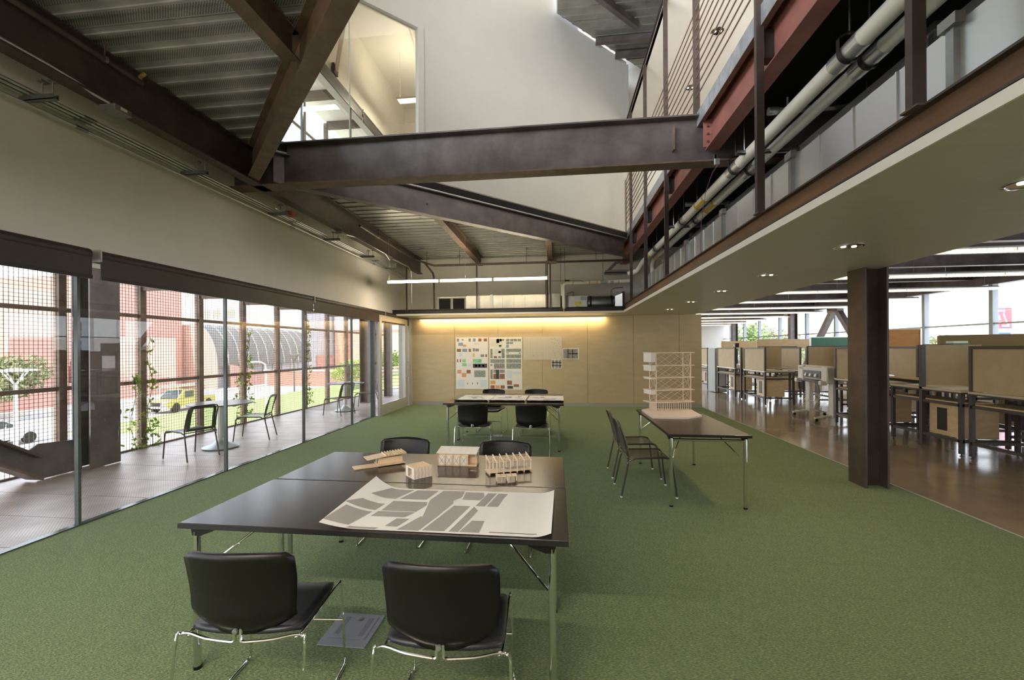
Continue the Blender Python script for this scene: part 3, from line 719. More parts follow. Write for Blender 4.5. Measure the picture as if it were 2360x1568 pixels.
def spr(label, x, z, y0, y1, hang, head):
    t = thing('sprinkler_pipe', label, 'pipe', (x,0,z))
    MB().tube([(0,y0,0),(0,y1,0)],0.024,10).build('pipe_run', mt['steel'], t, smooth=True)
    for y in hang:
        MB().tube([(0,y,0.02),(0,y,ZD-z-0.01)],0.006,6).build('hanger_rod', mt['steel'], t)
        MB().lathe([(0.03,-0.012),(0.03,0.012)],12,(0,y,0),'Y').build('hanger_ring', mt['galvd'], t)
    if head: MB().tube([(0,head,0),(0.0,head,0.05),(0.03,head+0.02,0.09)],0.018,8).build('sprinkler_head', mt['brass'], t, smooth=True)
    return t
spr('dark sprinkler pipe hung along the edge beam near the camera, brass head at its end', -3.88, 4.17, -6.5, 3.66, [1.0,3.32], 3.64)
spr('dark sprinkler pipe along the far half of the edge beam under the deck', -3.88, 4.10, 8.2, 11.4, [9.1], None)
t = thing('sprinkler_main', 'dark horizontal sprinkler main crossing the far wall, with the drop at its left end', 'pipe', (0,11.4,3.90))
MB().tube([(-3.88,0.0,0.20),(-3.3,0.0,0.0),(1.9,0,0.0)],0.028,10).build('pipe_run', mt['steel'], t, smooth=True)
MB().tube([(-3.55,-0.02,0.08),(-3.31,-0.05,-0.22),(-3.29,-0.05,-0.32),(-3.29,-0.05,-1.17)],0.026,10).build('pipe_drop', mt['steel'], t, smooth=True)
MB().tube([(-0.27,-0.04,0.0),(-0.27,-0.04,-1.18)],0.034,10).build('pipe_drop', mt['steel'], t, smooth=True)
MB().lathe([(0.045,-0.14),(0.05,0),(0.045,0.14)],12,(-0.15,0,0),'X').build('pipe_valve', mt['rust'], t, smooth=True)
for x in (-3.5,-2.6,-0.8,1.0): MB().tube([(x,0,0.03),(x,0,0.40)],0.006,6).build('hanger_rod', mt['steel'], t)

# plant on the far soffit ledge
LZ = ZS+0.065
t = thing('grille_duct', 'galvanised rectangular duct with twin black louvre grilles on the far ledge', 'duct', (-3.26,11.55,LZ))
MB().box(0,0.02,0.03,0.82,0.55,0.44).build('duct_end', mt['galvm'], t)
for x0 in (0.03,0.42):
    for a in ((x0,0.06,x0+0.37,0.09),(x0,0.39,x0+0.37,0.42)): MB().box(a[0],-0.01,a[1],a[2],0.02,a[3]).build('grille_frame', mt['greytrim'], t)
    for xx in (x0, x0+0.345): MB().box(xx,-0.01,0.09,xx+0.025,0.02,0.39).build('grille_frame', mt['greytrim'], t)
    o = MB().box(x0+0.02,0.0,0.08,x0+0.35,0.018,0.40).build('grille_back', mt['dark'], t)
    s0 = MB().bar((x0+0.025,0,0.10),(x0+0.345,0,0.10),0.02,0.003,up=(0,0.7,0.7)).build('louvre', mt['darkmetal'], t)
    copies(s0, t, [Matrix.Translation((0,0,0.03*k)) for k in range(1,10)])
MB().box(0.82,0.02,0.03,1.50,0.55,0.46).build('duct_section', mt['galvm'], t)
MB().box(1.47,0.0,0.0,1.54,0.57,0.48).build('joint_flange', mt['galvd'], t)
MB().box(1.54,0.03,0.03,2.98,0.55,0.46).build('duct_section', mt['galvm'], t)
for k in range(4): MB().bar((1.8+k*0.3,0.026,0.04),(1.8+k*0.3,0.026,0.45),0.008,0.008,up=(0,1,0)).build('rib', mt['galvd'], t)
MB().box(3.02,0.03,0.03,3.34,0.55,0.48).build('duct_section', mt['galvm'], t)
MB().box(2.97,0.01,0.0,3.03,0.57,0.50).build('joint_flange', mt['galvd'], t)
t = thing('air_terminal_box', 'grey sheet metal air terminal box with yellow stickers on the far ledge', 'box', (0.30,11.55,LZ))
MB().box(0,0,0.05,0.48,0.42,0.40).build('box_body', mt['galv'], t, bevel=0.004)
MB().box(-0.14,0.05,0.02,0.0,0.4,0.42).build('box_inlet', mt['galvd'], t)
MB().box(0.16,-0.003,0.17,0.33,0.0,0.24).box(0.18,-0.003,0.08,0.28,0.0,0.14).build('yellow_sticker', M('sticker',(0.62,0.58,0.08),0.5), t)
MB().box(0.04,-0.003,0.28,0.16,0.0,0.38).build('white_sticker', mt['paper'], t); MB().box(0.31,-0.003,0.28,0.45,0.0,0.37).build('blue_sticker', M('stickerb',(0.30,0.40,0.52),0.5), t)
MB().tube([(-0.05,-0.03,0.15),(-0.05,-0.03,0.36),(-0.02,-0.03,0.47),(0.08,-0.03,0.50),(0.12,-0.02,0.50),(0.12,0.02,0.40)],0.014,8).build('flex_conduit', mt['boxgrey'], t, smooth=True)
for x in (0.05,0.43): MB().box(x-0.02,0.05,0,x+0.02,0.35,0.05).build('foot', mt['darkmetal'], t)
t = thing('silencer_duct', 'dark round duct with black bands and a tapered end on the far ledge', 'duct', (0.80,11.78,LZ+0.22))
MB().lathe([(0.17,0.0),(0.19,0.05),(0.19,0.66),(0.17,0.70)],24,axis='X').build('duct_drum', mt['galvd'], t, smooth=True)
for x in (0.07,0.62): MB().lathe([(0.198,-0.03),(0.198,0.03)],24,(x,0,0),'X').build('drum_band', mt['darkmetal'], t, smooth=True)
MB().add([(0.70,-0.16,-0.16),(0.70,0.16,-0.16),(0.70,0.16,0.16),(0.70,-0.16,0.16),(0.90,-0.22,-0.2),(0.90,0.22,-0.2),(0.90,0.22,0.24),(0.90,-0.22,0.24)],[(0,4,7,3),(1,2,6,5),(3,7,6,2),(0,1,5,4)]).build('taper', mt['galv'], t)
MB().box(0.88,-0.26,-0.22,0.93,0.26,0.27).build('end_flange', mt['darkmetal'], t)
MB().tube([(0.6,-0.1,0.18),(0.62,-0.1,0.32),(0.70,-0.1,0.38),(0.92,-0.1,0.39)],0.016,8).build('flex_conduit', mt['boxgrey'], t, smooth=True)
for x in (0.15,0.55): MB().box(x-0.03,-0.15,-0.215,x+0.03,0.15,-0.16).build('cradle', mt['darkmetal'], t)
t = thing('white_pipe', 'white jacketed pipe with yellow marks, elbowing down beside the terminal box', 'pipe', (0.17,11.42,LZ))
MB().tube([(0,0,0.06),(0,0,0.62),(0.015,0,0.68),(0.06,0,0.715),(0.12,0,0.72),(1.75,0,0.74)],0.045,14).build('pipe_jacket', mt['pipe'], t, smooth=True)
MB().tube([(-0.05,0.06,0.40),(-0.05,0.06,0.70)],0.03,10).build('pipe_stub', mt['pipe'], t, smooth=True)
for x in (0.24,0.66,0.86,1.40): MB().lathe([(0.048,-0.012),(0.048,0.012)],14,(x,0,0.724),'X').build('label_band', mt['yellow'], t, smooth=True)
MB().box(0.66,-0.05,0.70,0.86,-0.046,0.712).build('label_strip', mt['yellow'], t)
for x,wd in ((1.03,0.18),(1.23,0.08)): MB().lathe([(0.047,-wd/2),(0.047,wd/2)],14,(x,0,0.728),'X').build('grey_wrap', mt['greytrim'], t, smooth=True)
MB().tube([(0,0,0.0),(0,0,0.07)],0.018,8).build('copper_end', mt['brass'], t, smooth=True)
for x in (-0.08,0.03,1.0): MB().tube([(x,0.0,0.76),(x,0.0,1.66)],0.005,6).build('hanger_rod', mt['steel'], t)
t = thing('black_actuator', 'thin pipe with a black actuator grip left of the white elbow', 'valve', (0.12,11.38,LZ+0.78))
MB().tube([(-0.35,0,0.0),(0.35,0,0.0),(0.50,0,-0.01),(0.58,0,-0.06)],0.007,6).build('thin_pipe', mt['boxgrey'], t, smooth=True)
MB().tube([(0.08,0,0),(0.2,0,0)],0.018,8).build('grip', mt['black'], t, smooth=True)
t = thing('cable_tray_end', 'dark cable tray end sticking out behind the far hanger post', 'tray', (1.25,11.6,3.62))
MB().box(0.0,0,0,0.6,0.3,0.015).box(0,0,0,0.6,0.015,0.07).box(0,0.285,0,0.6,0.3,0.07).build('tray', mt['boxgrey'], t)
MB().tube([(0.1,0.1,0.08),(0.3,0.1,0.28),(0.42,0.1,0.30)],0.04,8).build('flex_hose', mt['boxgrey'], t, smooth=True)

# pendant tube light
t = thing('pendant_light', 'long pendant light of three glowing fluorescent tubes below the far deck', 'light', (-4.03,9.95,3.25))
for k in range(3):
    a = k*1.277
    MB().tube([(a+0.03,0,0.0),(a+1.245,0,0.0)],0.030,12).build('fluorescent_tube', mt['lamp'], t, smooth=True)
    MB().box(a,-0.02,0.032,a+1.275,0.02,0.055).build('light_spine', mt['alum'], t)
for x in (0.0,1.277,2.554,3.83): MB().box(x-0.015,-0.025,-0.03,x+0.015,0.025,0.055).build('lamp_holder', mt['alum'], t)
for x in (0.05,1.9,3.8): MB().tube([(x,0,0.05),(x,0,1.03)],0.003,5).build('wire', mt['galv'], t)
for k in range(3):
    l = bpy.data.lights.new('tube_and_fill_light', 'AREA'); l.shape = 'RECTANGLE'; l.size = 1.2; l.size_y = 0.05; l.energy = 10; l.color = (1,0.86,0.64)
    o = bpy.data.objects.new('tube_and_fill_light', l); COL.objects.link(o); o.location = (-3.4+k*1.277, 9.95, 3.21)
# cove strip on the plywood wall
t = thing('cove_light', 'warm glowing cove light strip washing the top of the plywood wall', 'light', (-1.4,12.36,ZS-0.05))
MB().box(-2.6,-0.02,0,2.75,0.02,0.02).build('led_strip', mt['cove'], t); MB().box(-2.62,-0.045,0.0,2.78,-0.03,0.05).build('cove_lip', mt['white'], t)
MB().box(-2.62,-0.03,0.02,2.78,0.03,0.05).build('strip_housing', mt['white'], t)
l = bpy.data.lights.new('cove_wash', 'AREA'); l.shape = 'RECTANGLE'; l.size = 5.3; l.size_y = 0.04; l.energy = 19; l.color = (1,0.74,0.38)
o = bpy.data.objects.new('cove_wash', l); COL.objects.link(o); o.location = (-1.33,12.33,ZS-0.06); o.rotation_euler = Vector((0,0.5,-1)).to_track_quat('-Z','Y').to_euler()
# downlights
dn = ['first','second','third','fourth','fifth','sixth','seventh']
dl_proto = None
def downlight(x, y, z, L, e=22, on=True):
    global dl_proto
    if dl_proto is None:
        t = thing('downlight', L, 'light', (x,y,z), 0, 'recessed downlights')
        MB().lathe([(0.115,0.002),(0.115,-0.006),(0.10,-0.008),(0.095,-0.003)],24).build('trim_ring', mt['chrome'], t, smooth=True)
        MB().lathe([(0.0,-0.0015),(0.05,-0.0012),(0.095,-0.003)],24).build('reflector', mt['mirror'], t, smooth=True)
        for s_ in (-0.045,0.045): MB().lathe([(0.0,-0.012),(0.018,-0.010),(0.022,-0.002)],10,(s_,0,0)).build('bulb', mt['bulb'], t, smooth=True)
        dl_proto = t
    else: t = dup(dl_proto, (x,y,z), 0, L)
    l = bpy.data.lights.new('downlight_lamp','SPOT'); l.energy = e; l.spot_size = 2.0; l.spot_blend = 0.8; l.color = (1,0.82,0.56); l.shadow_soft_size = 0.06
    o = bpy.data.objects.new('downlight_lamp', l); COL.objects.link(o); o.location = (x,y,z-0.03)
for i, y in enumerate((2.78,4.32,5.87,7.42,9.05,10.7)):
    downlight(2.65, y, ZS, dn[i]+' downlight from the near end in the smooth right-hand soffit', 22)
downlight(2.75, 7.8, 7.05, 'nearer downlight in the upper gallery ceiling seen between the railing bars', 40)
downlight(2.77, 9.42, 7.05, 'farther downlight in the upper gallery ceiling seen between the railing bars', 40)
for y in (-4,-2,0,1.5,4.6,6.2):
    l = bpy.data.lights.new('downlight_lamp','SPOT'); l.energy = 25; l.spot_size = 2.0; l.spot_blend = 0.8; l.color = (1,0.82,0.56)
    o = bpy.data.objects.new('downlight_lamp', l); COL.objects.link(o); o.location = (2.65,y,7.0 if y > 1 else ZS-0.03)

# ================================================================== FURNITURE ON THE TURF
def folding_table(name, label, w_, d_, loc, group, rz=0.0):
    t = thing(name, label, 'table', loc, rz, group)
    MB().box(-w_/2,-d_/2,0.732,w_/2,d_/2,0.76).build('tabletop', mt['tabletop'], t, bevel=0.004)
    MB().box(-w_/2-0.0015,-d_/2-0.0015,0.733,w_/2+0.0015,d_/2+0.0015,0.7585).build('edge_band', mt['edge'], t)
    lx, ly = w_/2-0.075, d_/2-0.035
    for sx_ in (-1,1):
        for sy_ in (-1,1):
            x, y = sx_*lx, sy_*ly
            lg = MB().tube([(x,y,0.012),(x,y,0.71)],0.0185,14).build('leg', mt['chrome'], t, smooth=True)
            MB().lathe([(0.02,0),(0.02,0.016)],14,(x,y,0)).build('foot_cap', mt['black'], lg)
            xs_ = x-sx_*0.02
            MB().extr([(xs_+0.04*sx_,y-0.018,0.732),(xs_-0.10*sx_,y-0.018,0.732),(xs_-0.085*sx_,y-0.018,0.718),(xs_-0.01*sx_,y-0.018,0.690),(xs_+0.03*sx_,y-0.018,0.692)],(0,0.036,0)).build('bracket', mt['black'], t)
            MB().tube([(x-sx_*0.02,y-sy_*0.02,0.50),(x-sx_*0.30,y-sy_*0.20,0.73)],0.006,8).build('brace', mt['chrome'], t, smooth=True)
        MB().tube([(sx_*lx,-ly,0.692),(sx_*lx,ly,0.692)],0.014,10).build('cross_rail', mt['chrome'], t, smooth=True)
    return t
TX = -0.965
folding_table('folding_table','black folding table nearest the camera, with the curled site map on it', 1.975, 0.755, (-0.944,2.377,0), 'black folding tables')
folding_table('folding_table','black folding table behind the nearest one, carrying the small wood models', 1.96, 0.782, (-0.94,3.154,0), 'black folding tables')
folding_table('folding_table','black folding table on the right with the tall tower model', 1.84, 0.797, (1.521,5.506,0), 'black folding tables', math.pi/2)
folding_table('folding_table','nearer of the two black tables by the plywood wall, edge towards the camera', 1.955, 0.782, (-0.885,7.296,0), 'black folding tables')
folding_table('folding_table','farther of the two black tables by the plywood wall', 1.955, 0.782, (-0.885,8.083,0), 'black folding tables')

def stack_chair():
    t = thing('stacking_chair', '', 'chair', (0,0,0), 0, 'black stacking chairs at the folding tables')
    g = []
    for i in range(11):
        v = i/10.0; row = []
        y = -0.215+0.455*v
        wd = 0.245-0.012*v - (0.035 if i == 0 else 0.008 if i == 1 else 0) - (0.055 if i == 10 else 0.016 if i == 9 else 0.003 if i == 8 else 0)
        for j in range(13):
            u = j/6.0-1
            z = 0.452-0.018*math.cos(u*math.pi/2)*math.sin(v*math.pi)**0.5*0.8+0.006*v
            if v > 0.75: z -= 0.045*((v-0.75)/0.25)**2
            if v < 0.2: z += 0.012*((0.2-v)/0.2)**2
            row.append((u*wd, y-(0.02*abs(u)**3 if i == 10 else 0)+(0.03*abs(u)**3 if i == 0 else 0), z))
        g.append(row)
    MB().sheet(g).build('seat', mt['fabric'], t, smooth=True, solid=0.022)
    g = []
    for i in range(13):
        v = i/12.0; row = []
        for j in range(15):
            u = j/7.0-1
            wd = 0.219+0.013*min(1,v*1.6) - 0.032*max(0,(0.10-v)/0.10)**2 - 0.03*max(0,(v-0.9)/0.1)**2
            zb = 0.497-0.04*(1-abs(u)**2.4); zt = 0.815-0.012*u*u
            z = zb+(zt-zb)*v
            y = -0.245+0.055*u*u+0.018*math.sin(v*math.pi)-0.035*v+(0.03*(1-v/0.18) if v < 0.18 else 0)
            row.append((u*wd, y, z))
        g.append(row)
    bk = MB().sheet(g).build('backrest', mt['black'], t, smooth=True, solid=0.018)
    MB().lathe([(0.0,-0.004),(0.011,-0.003),(0.012,0.004)],10,(0,-0.252,0.485),'Y').build('back_screw', mt['boxgrey'], bk)
    r = 0.0062
    for s_ in (-1,1):
        pts = [(0.03*s_,-0.235,0.432),(0.14*s_,-0.225,0.438),(0.225*s_,-0.205,0.446),(0.262*s_,-0.205,0.440),(0.275*s_,-0.22,0.415),(0.285*s_,-0.255,0.06),(0.283*s_,-0.25,0.022),(0.272*s_,-0.22,0.008),
               (0.262*s_,0.20,0.008),(0.258*s_,0.235,0.018),(0.25*s_,0.25,0.05),(0.243*s_,0.235,0.40),(0.238*s_,0.215,0.432),(0.236*s_,0.17,0.434),(0.24*s_,-0.17,0.436),(0.22*s_,-0.20,0.436)]
        lg = MB().spath(pts, r, 8, 4).build('leg_frame', mt['chrome'], t, smooth=True)
        MB().tube([(0.268*s_,-0.10,0.004),(0.266*s_,-0.02,0.004)],0.008,6).build('glide', mt['black'], lg)
        MB().tube([(0.012*s_,-0.228,0.50),(0.012*s_,-0.235,0.44),(0.018*s_,-0.236,0.433),(0.03*s_,-0.235,0.432)], r*1.2, 8).build('back_support', mt['chrome'], t, smooth=True)
    MB().tube([(-0.247,0.243,0.23),(0.247,0.243,0.23)],r*0.8,8).build('crossbar', mt['chrome'], t, smooth=True)
    return t
c0 = stack_chair()
cspots = [(-1.345,1.885,0.09,'black stacking chair at the bottom left, its seat catching blue daylight'),
          (-0.47,1.885,0.03,'black stacking chair in front of the near table, right of the floor box'),
          (-1.41,3.68,math.pi+0.02,'black chair behind the models, left of the two at the near tables'),
          (-0.475,3.63,math.pi-0.03,'black chair behind the rib frame model, right of the two at the near tables'),
          (-1.305,6.76,0.02,'black chair with its back to the camera at the far table, left one'),
          (-0.40,6.76,-0.02,'black chair with its back to the camera at the far table, right one'),
          (-1.32,8.60,math.pi-0.06,'black chair on the poster side of the far table, under the posters'),
          (-0.435,8.62,math.pi,'black chair on the wall side of the far table, right of the posters')]
for i,(x,y,a,L) in enumerate(cspots):
    if i == 0: c0.location = (x,y,0); c0.rotation_euler = (0,0,a); c0['label'] = L
    else: dup(c0, (x,y,0), a, L)

def perf_alpha(name, col, scale, thr=0.3):
    m = M(name, col, 0.35, metal=0.3); t = m.node_tree; b = t.nodes['Principled BSDF']
    tcn = t.nodes.new('ShaderNodeTexCoord'); mp = t.nodes.new('ShaderNodeMapping'); mp.inputs['Scale'].default_value = (scale,)*3
    t.links.new(tcn.outputs['UV'], mp.inputs[0])
    v = t.nodes.new('ShaderNodeTexVoronoi'); v.inputs['Randomness'].default_value = 0; v.inputs['Scale'].default_value = 1; v.voronoi_dimensions = '2D'
    t.links.new(mp.outputs[0], v.inputs['Vector'])
    g = t.nodes.new('ShaderNodeMath'); g.operation = 'GREATER_THAN'; g.inputs[1].default_value = thr
    t.links.new(v.outputs['Distance'], g.inputs[0]); t.links.new(g.outputs[0], b.inputs['Alpha'])
    return m
mt['perfseat'] = perf_alpha('perforated_brown', (0.075,0.052,0.038), 1.0)
mt['perfback'] = perf_alpha('perforated_grey', (0.11,0.10,0.095), 1.0, 0.22)
mt['opennet'] = perf_alpha('open_mesh_grey', (0.10,0.098,0.095), 1.0, 0.46)
mt['chairtube'] = M('chair_tube', (0.085,0.075,0.066), 0.32, metal=0.6)
def uvgrid(o, R, Cn, s0, s1):
    me = o.data; uv = me.uv_layers.new(name='uv')
    for p in me.polygons:
        for li, vi in zip(p.loop_indices, p.vertices):
            uv.data[li].uv = ((vi % Cn)/(Cn-1)*s0, (vi//Cn)/(R-1)*s1)
def metal_chair(seatm, backm, cells, group):
    t = thing('metal_chair', '', 'chair', (0,0,0), 0, group)
    g = []
    for i in range(11):
        v = i/10.0; y = -0.235+0.475*v; row = []
        for j in range(9):
            u = j/4.0-1
            z = 0.445-0.016*math.cos(u*math.pi/2)*math.sin(min(1,v*1.2)*math.pi)+(-0.05*((v-0.82)/0.18)**2 if v > 0.82 else 0)+(0.012*(1-v/0.15) if v < 0.15 else 0)-0.012*(1-v)
            row.append((u*0.213, y, z))
        g.append(row)
    o = MB().sheet(g).build('seat', mt[seatm], t, smooth=True); uvgrid(o, 11, 9, cells, cells*1.1)
    g = []
    for i in range(11):
        v = i/10.0; row = []
        for j in range(9):
            u = j/4.0-1
            z = 0.445+0.37*v
            y = -0.235-0.005*math.sin(v*3)-0.085*v*v-0.03*math.cos(u*math.pi/2)*math.sin(v*math.pi)
            wd = 0.212-0.012*v-(0.05*((v-0.8)/0.2)**2 if v > 0.8 else 0)
            row.append((u*wd, y, z))
        g.append(row)
    o = MB().sheet([row[1:-1] for row in g[1:-1]]).build('backrest', mt[backm], t, smooth=True); uvgrid(o, 9, 7, cells*0.8, cells*0.75)
    rim = MB(); B0 = [p for row in g for p in row]; rim.v = [tuple(p) for p in B0]
    for i in range(10):
        for j in range(8):
            if i in (0,9) or j in (0,7): rim.face([i*9+j, i*9+j+1, (i+1)*9+j+1, (i+1)*9+j])
    rim.build('back_rim', mt['chairtube'], o, smooth=True, solid=0.004)
    r = 0.0105
    for s_ in (-1,1):
        x = 0.222*s_
        lg = MB().tube([(x*1.05,-0.31,0.012),(x,-0.235,0.36),(x,-0.225,0.46),(x*0.985,-0.26,0.62),(x*0.955,-0.315,0.775)], r, 8).build('rear_leg', mt['chairtube'], t, smooth=True)
        MB().lathe([(0.013,0),(0.013,0.016)],8,(x*1.05,-0.31,0)).build('foot_cap', mt['paper'], lg)
        lg = MB().tube([(x,-0.25,0.36),(x,-0.22,0.40),(x,-0.15,0.428),(x,0.17,0.437),(x,0.215,0.428),(x,0.243,0.395),(x*1.03,0.285,0.012)], r, 8).build('front_leg', mt['chairtube'], t, smooth=True)
        MB().lathe([(0.013,0),(0.013,0.016)],8,(x*1.03,0.285,0)).build('foot_cap', mt['paper'], lg)
    MB().tube([(-0.212,-0.315,0.775),(-0.19,-0.325,0.805),(-0.13,-0.328,0.818),(0.13,-0.328,0.818),(0.19,-0.325,0.805),(0.212,-0.315,0.775)], r, 8).build('back_rail', mt['chairtube'], t, smooth=True)
    MB().tube([(-0.222,0.235,0.40),(0.222,0.235,0.40)], r*0.8, 8).build('front_rail', mt['chairtube'], t, smooth=True)
    MB().tube([(-0.222,-0.238,0.425),(0.222,-0.238,0.425)], r*0.8, 8).build('rear_rail', mt['chairtube'], t, smooth=True)
    return t
m0 = metal_chair('perfseat','perfback', 34, 'perforated metal chairs at the right-hand table')
m0.location = (0.99,5.13,0); m0.rotation_euler = (0,0,-math.pi/2+0.03); m0['label'] = 'nearer of the two brown perforated metal chairs at the tower table'
dup(m0, (0.985,5.83,0), -math.pi/2+0.02, 'farther of the two brown perforated metal chairs at the tower table')
p0 = metal_chair('perfback','opennet', 44, 'grey metal chairs on the porch')
p0.location = (-5.585,6.02,0); p0.rotation_euler = (0,0,1.28); p0['label'] = 'grey metal chair on the porch, nearest, back to the round table edge'
dup(p0, (-5.58,7.43,0), 1.92, 'grey metal chair on the porch right of the nearer round table')
dup(p0, (-5.47,10.33,0), 1.27, 'grey metal chair in front of the farther porch table')
dup(p0, (-5.33,11.60,0), 1.75, 'grey metal chair at the right of the farther porch table, beside the column')
def round_table(loc, L):
    t = thing('round_table', L, 'table', loc, 0, 'round pedestal tables on the porch')
    MB().lathe([(0.0,0.725),(0.47,0.728),(0.485,0.738),(0.48,0.752),(0.0,0.752)],40).build('tabletop', M('porch_top',(0.16,0.145,0.145),0.25), t, smooth=True)
    MB().lathe([(0.052,0.12),(0.052,0.70),(0.12,0.726)],20).build('pedestal', mt['alum'], t, smooth=True)
    MB().lathe([(0.27,0.0),(0.275,0.012),(0.24,0.03),(0.13,0.06),(0.075,0.11),(0.053,0.16)],32).build('base', mt['alum'], t, smooth=True)
    return t
t1 = round_table((-5.70,6.75,0), 'nearer round pedestal table on the porch')
dup(t1, (-5.72,11.16,0), 0, 'farther round pedestal table on the porch near the door')
def floor_box(x0,y0,x1,y1,L):
    t = thing('floor_box', L, 'floor outlet', ((x0+x1)/2,(y0+y1)/2,0), 0, 'floor outlet boxes')
    hx, hy = (x1-x0)/2, (y1-y0)/2; gm = M('floorbox',(0.26,0.26,0.29),0.5); gm2 = M('floorbox_slot',(0.17,0.17,0.19),0.5)
    MB().box(-hx,-hy,0.0,hx,hy,0.006).build('cover_plate', gm, t, bevel=0.002)
    MB().box(-hx*0.78,-hy*0.55,0.006,hx*0.78,hy*0.85,0.0085).build('lid', gm, t, bevel=0.001)
    MB().box(-hx*0.62,-hy*0.4,0.0085,-hx*0.42,hy*0.7,0.0095).build('slot_cover', gm2, t); MB().box(hx*0.42,-hy*0.4,0.0085,hx*0.62,hy*0.7,0.0095).build('slot_cover', gm2, t)
    MB().lathe([(0.02,0.0085),(0.02,0.011),(0.012,0.012)],14,(hx*0.05,hy*0.6,0)).build('lock', mt['boxgrey'], t)
floor_box(-1.34,2.265,-1.06,2.56,'grey floor outlet box between the two front chairs'); floor_box(-1.25,7.93,-1.04,8.19,'grey floor outlet box under the far table')
# added unseen fill lamps behind the camera, then the pendant tubes' upward light
for y in (-1.2, -4.2):
    for k in range(3):
        area('tube_and_fill_light', (-3.4+k*1.277, y, 3.2), (0,0,-1), 1.2, 0.06, 36, (1,0.9,0.78)); area('tube_and_fill_light', (-3.4+k*1.277, y, 3.26), (0,0,1), 1.2, 0.06, 42, (1,0.9,0.78))
for k in range(3):
    area('tube_and_fill_light', (-3.4+k*1.277, 9.95, 3.315), (0,0,1), 1.2, 0.06, 7, (1,0.86,0.64))
# louvred light in the room behind the high interior window
t = thing('linear_light', 'short louvred light hanging in the room behind the high interior window', 'light', (-3.75,10.0,7.58))
MB().box(0.01,-0.10,0.0,1.29,0.10,0.012).build('louvre_lens', mt['lamp2'], t)
MB().extr([(0,-0.115,-0.008),(0,-0.115,0.03),(0,-0.05,0.07),(0,0.05,0.07),(0,0.115,0.03),(0,0.115,-0.008),(0,0.1,-0.008),(0,0.1,0.02),(0,-0.1,0.02),(0,-0.1,-0.008)],(1.3,0,0)).build('light_housing', mt['alum'], t)
for x in (0.05,1.25): MB().tube([(x,0,0.07),(x,0,1.2)],0.003,4).build('wire', mt['galv'], t)
area('gallery_lamp', (-3.1,10.0,7.56), (0,0,-1), 1.3, 0.2, 40, (1,0.88,0.66)); area('gallery_lamp', (-3.1,10.0,7.68), (0,0,1), 1.3, 0.2, 14, (1,0.88,0.66))
t = thing('diagonal_strut', 'slim wooden coloured strut rising from the left wall to the high interior window', 'strut', (-4.4,8.29,7.30))
MB().bar((0,0,0),(1.0,-1.35,0.62),0.06,0.10).build('strut_bar', mt['pink'], t); MB().box(-0.06,-0.08,-0.1,0.0,0.08,0.1).build('wall_plate', mt['darkmetal'], t)
for i,x in enumerate((-3.0,-2.7)):
    t = thing('white_pipe', ('left','right')[i]+' white pipe high under the ceiling behind the interior window', 'pipe', (x,7.9,8.55), 0, 'white pipes behind the interior window')
    MB().tube([(-0.35,3.6,0),(0,0.3,0),(0.6,0.0,-0.05)],0.055,12).build('pipe_jacket', mt['pipe'], t, smooth=True)

# ================================================================== MODELS AND PAPERS
T_ = 0.7412
def local(pts, c): return [(x-c[0], y-c[1]) for x, y in pts]
# site map, curled at both ends
pm = thing('site_map', 'large white sheet with a grey figure-ground street map, corners curled up', 'paper', (-0.62,2.38,T_))
PX0, PX1, PY0, PY1 = -1.205, -0.025, 2.065, 2.70
def psurf(u, v):
    x = PX0+(PX1-PX0)*u; y = PY0+(PY1-PY0)*v
    x += (0.0-0.01*(1-v))*u
    e = max(0, (0.17-u)/0.17); z = 0.075*e**1.7*(0.35+0.65*v)
    e2 = max(0, (u-0.93)/0.07); z += 0.022*e2**1.6
    x += 0.03*e*e*v
    return Vector((x+0.62, y-2.38, z+0.0012))
g = [[psurf(j/40.0, i/10.0) for j in range(41)] for i in range(11)]
MB().sheet(g).build('sheet', mt['paper'], pm, smooth=True)
# ink blocks follow the sheet a hair above it (u,v quads)
blocks = [[(0.06,0.70),(0.20,0.70),(0.25,0.96),(0.12,0.96)],[(0.22,0.70),(0.36,0.70),(0.385,0.96),(0.27,0.96)],[(0.38,0.70),(0.50,0.70),(0.53,0.80),(0.525,0.97),(0.41,0.97)],
 [(0.41,0.30),(0.475,0.30),(0.51,0.66),(0.50,0.70),(0.38,0.70)],[(0.19,0.40),(0.36,0.40),(0.385,0.56),(0.375,0.64),(0.20,0.64)],[(0.17,0.27),(0.33,0.27),(0.36,0.385),(0.18,0.385)],
 [(0.0,0.40),(0.16,0.40),(0.175,0.56),(0.05,0.56)],[(0.0,0.06),(0.12,0.06),(0.155,0.36),(0.02,0.36)],[(0.345,0.02),(0.44,0.02),(0.475,0.30),(0.40,0.30)],[(0.28,0.08),(0.335,0.08),(0.36,0.24),(0.30,0.24)],
 [(0.455,0.03),(0.55,0.03),(0.60,0.58),(0.52,0.58)],[(0.57,0.03),(0.61,0.03),(0.655,0.56),(0.62,0.57)],[(0.615,0.03),(0.70,0.03),(0.70,0.26),(0.645,0.26)],
 [(0.54,0.74),(0.63,0.74),(0.645,0.84),(0.63,0.95),(0.535,0.95)],[(0.625,0.59),(0.67,0.59),(0.70,0.94),(0.655,0.94)],[(0.68,0.59),(0.735,0.59),(0.745,0.78),(0.76,0.94),(0.71,0.94)],[(0.12,0.01),(0.25,0.01),(0.26,0.045),(0.13,0.045)]]
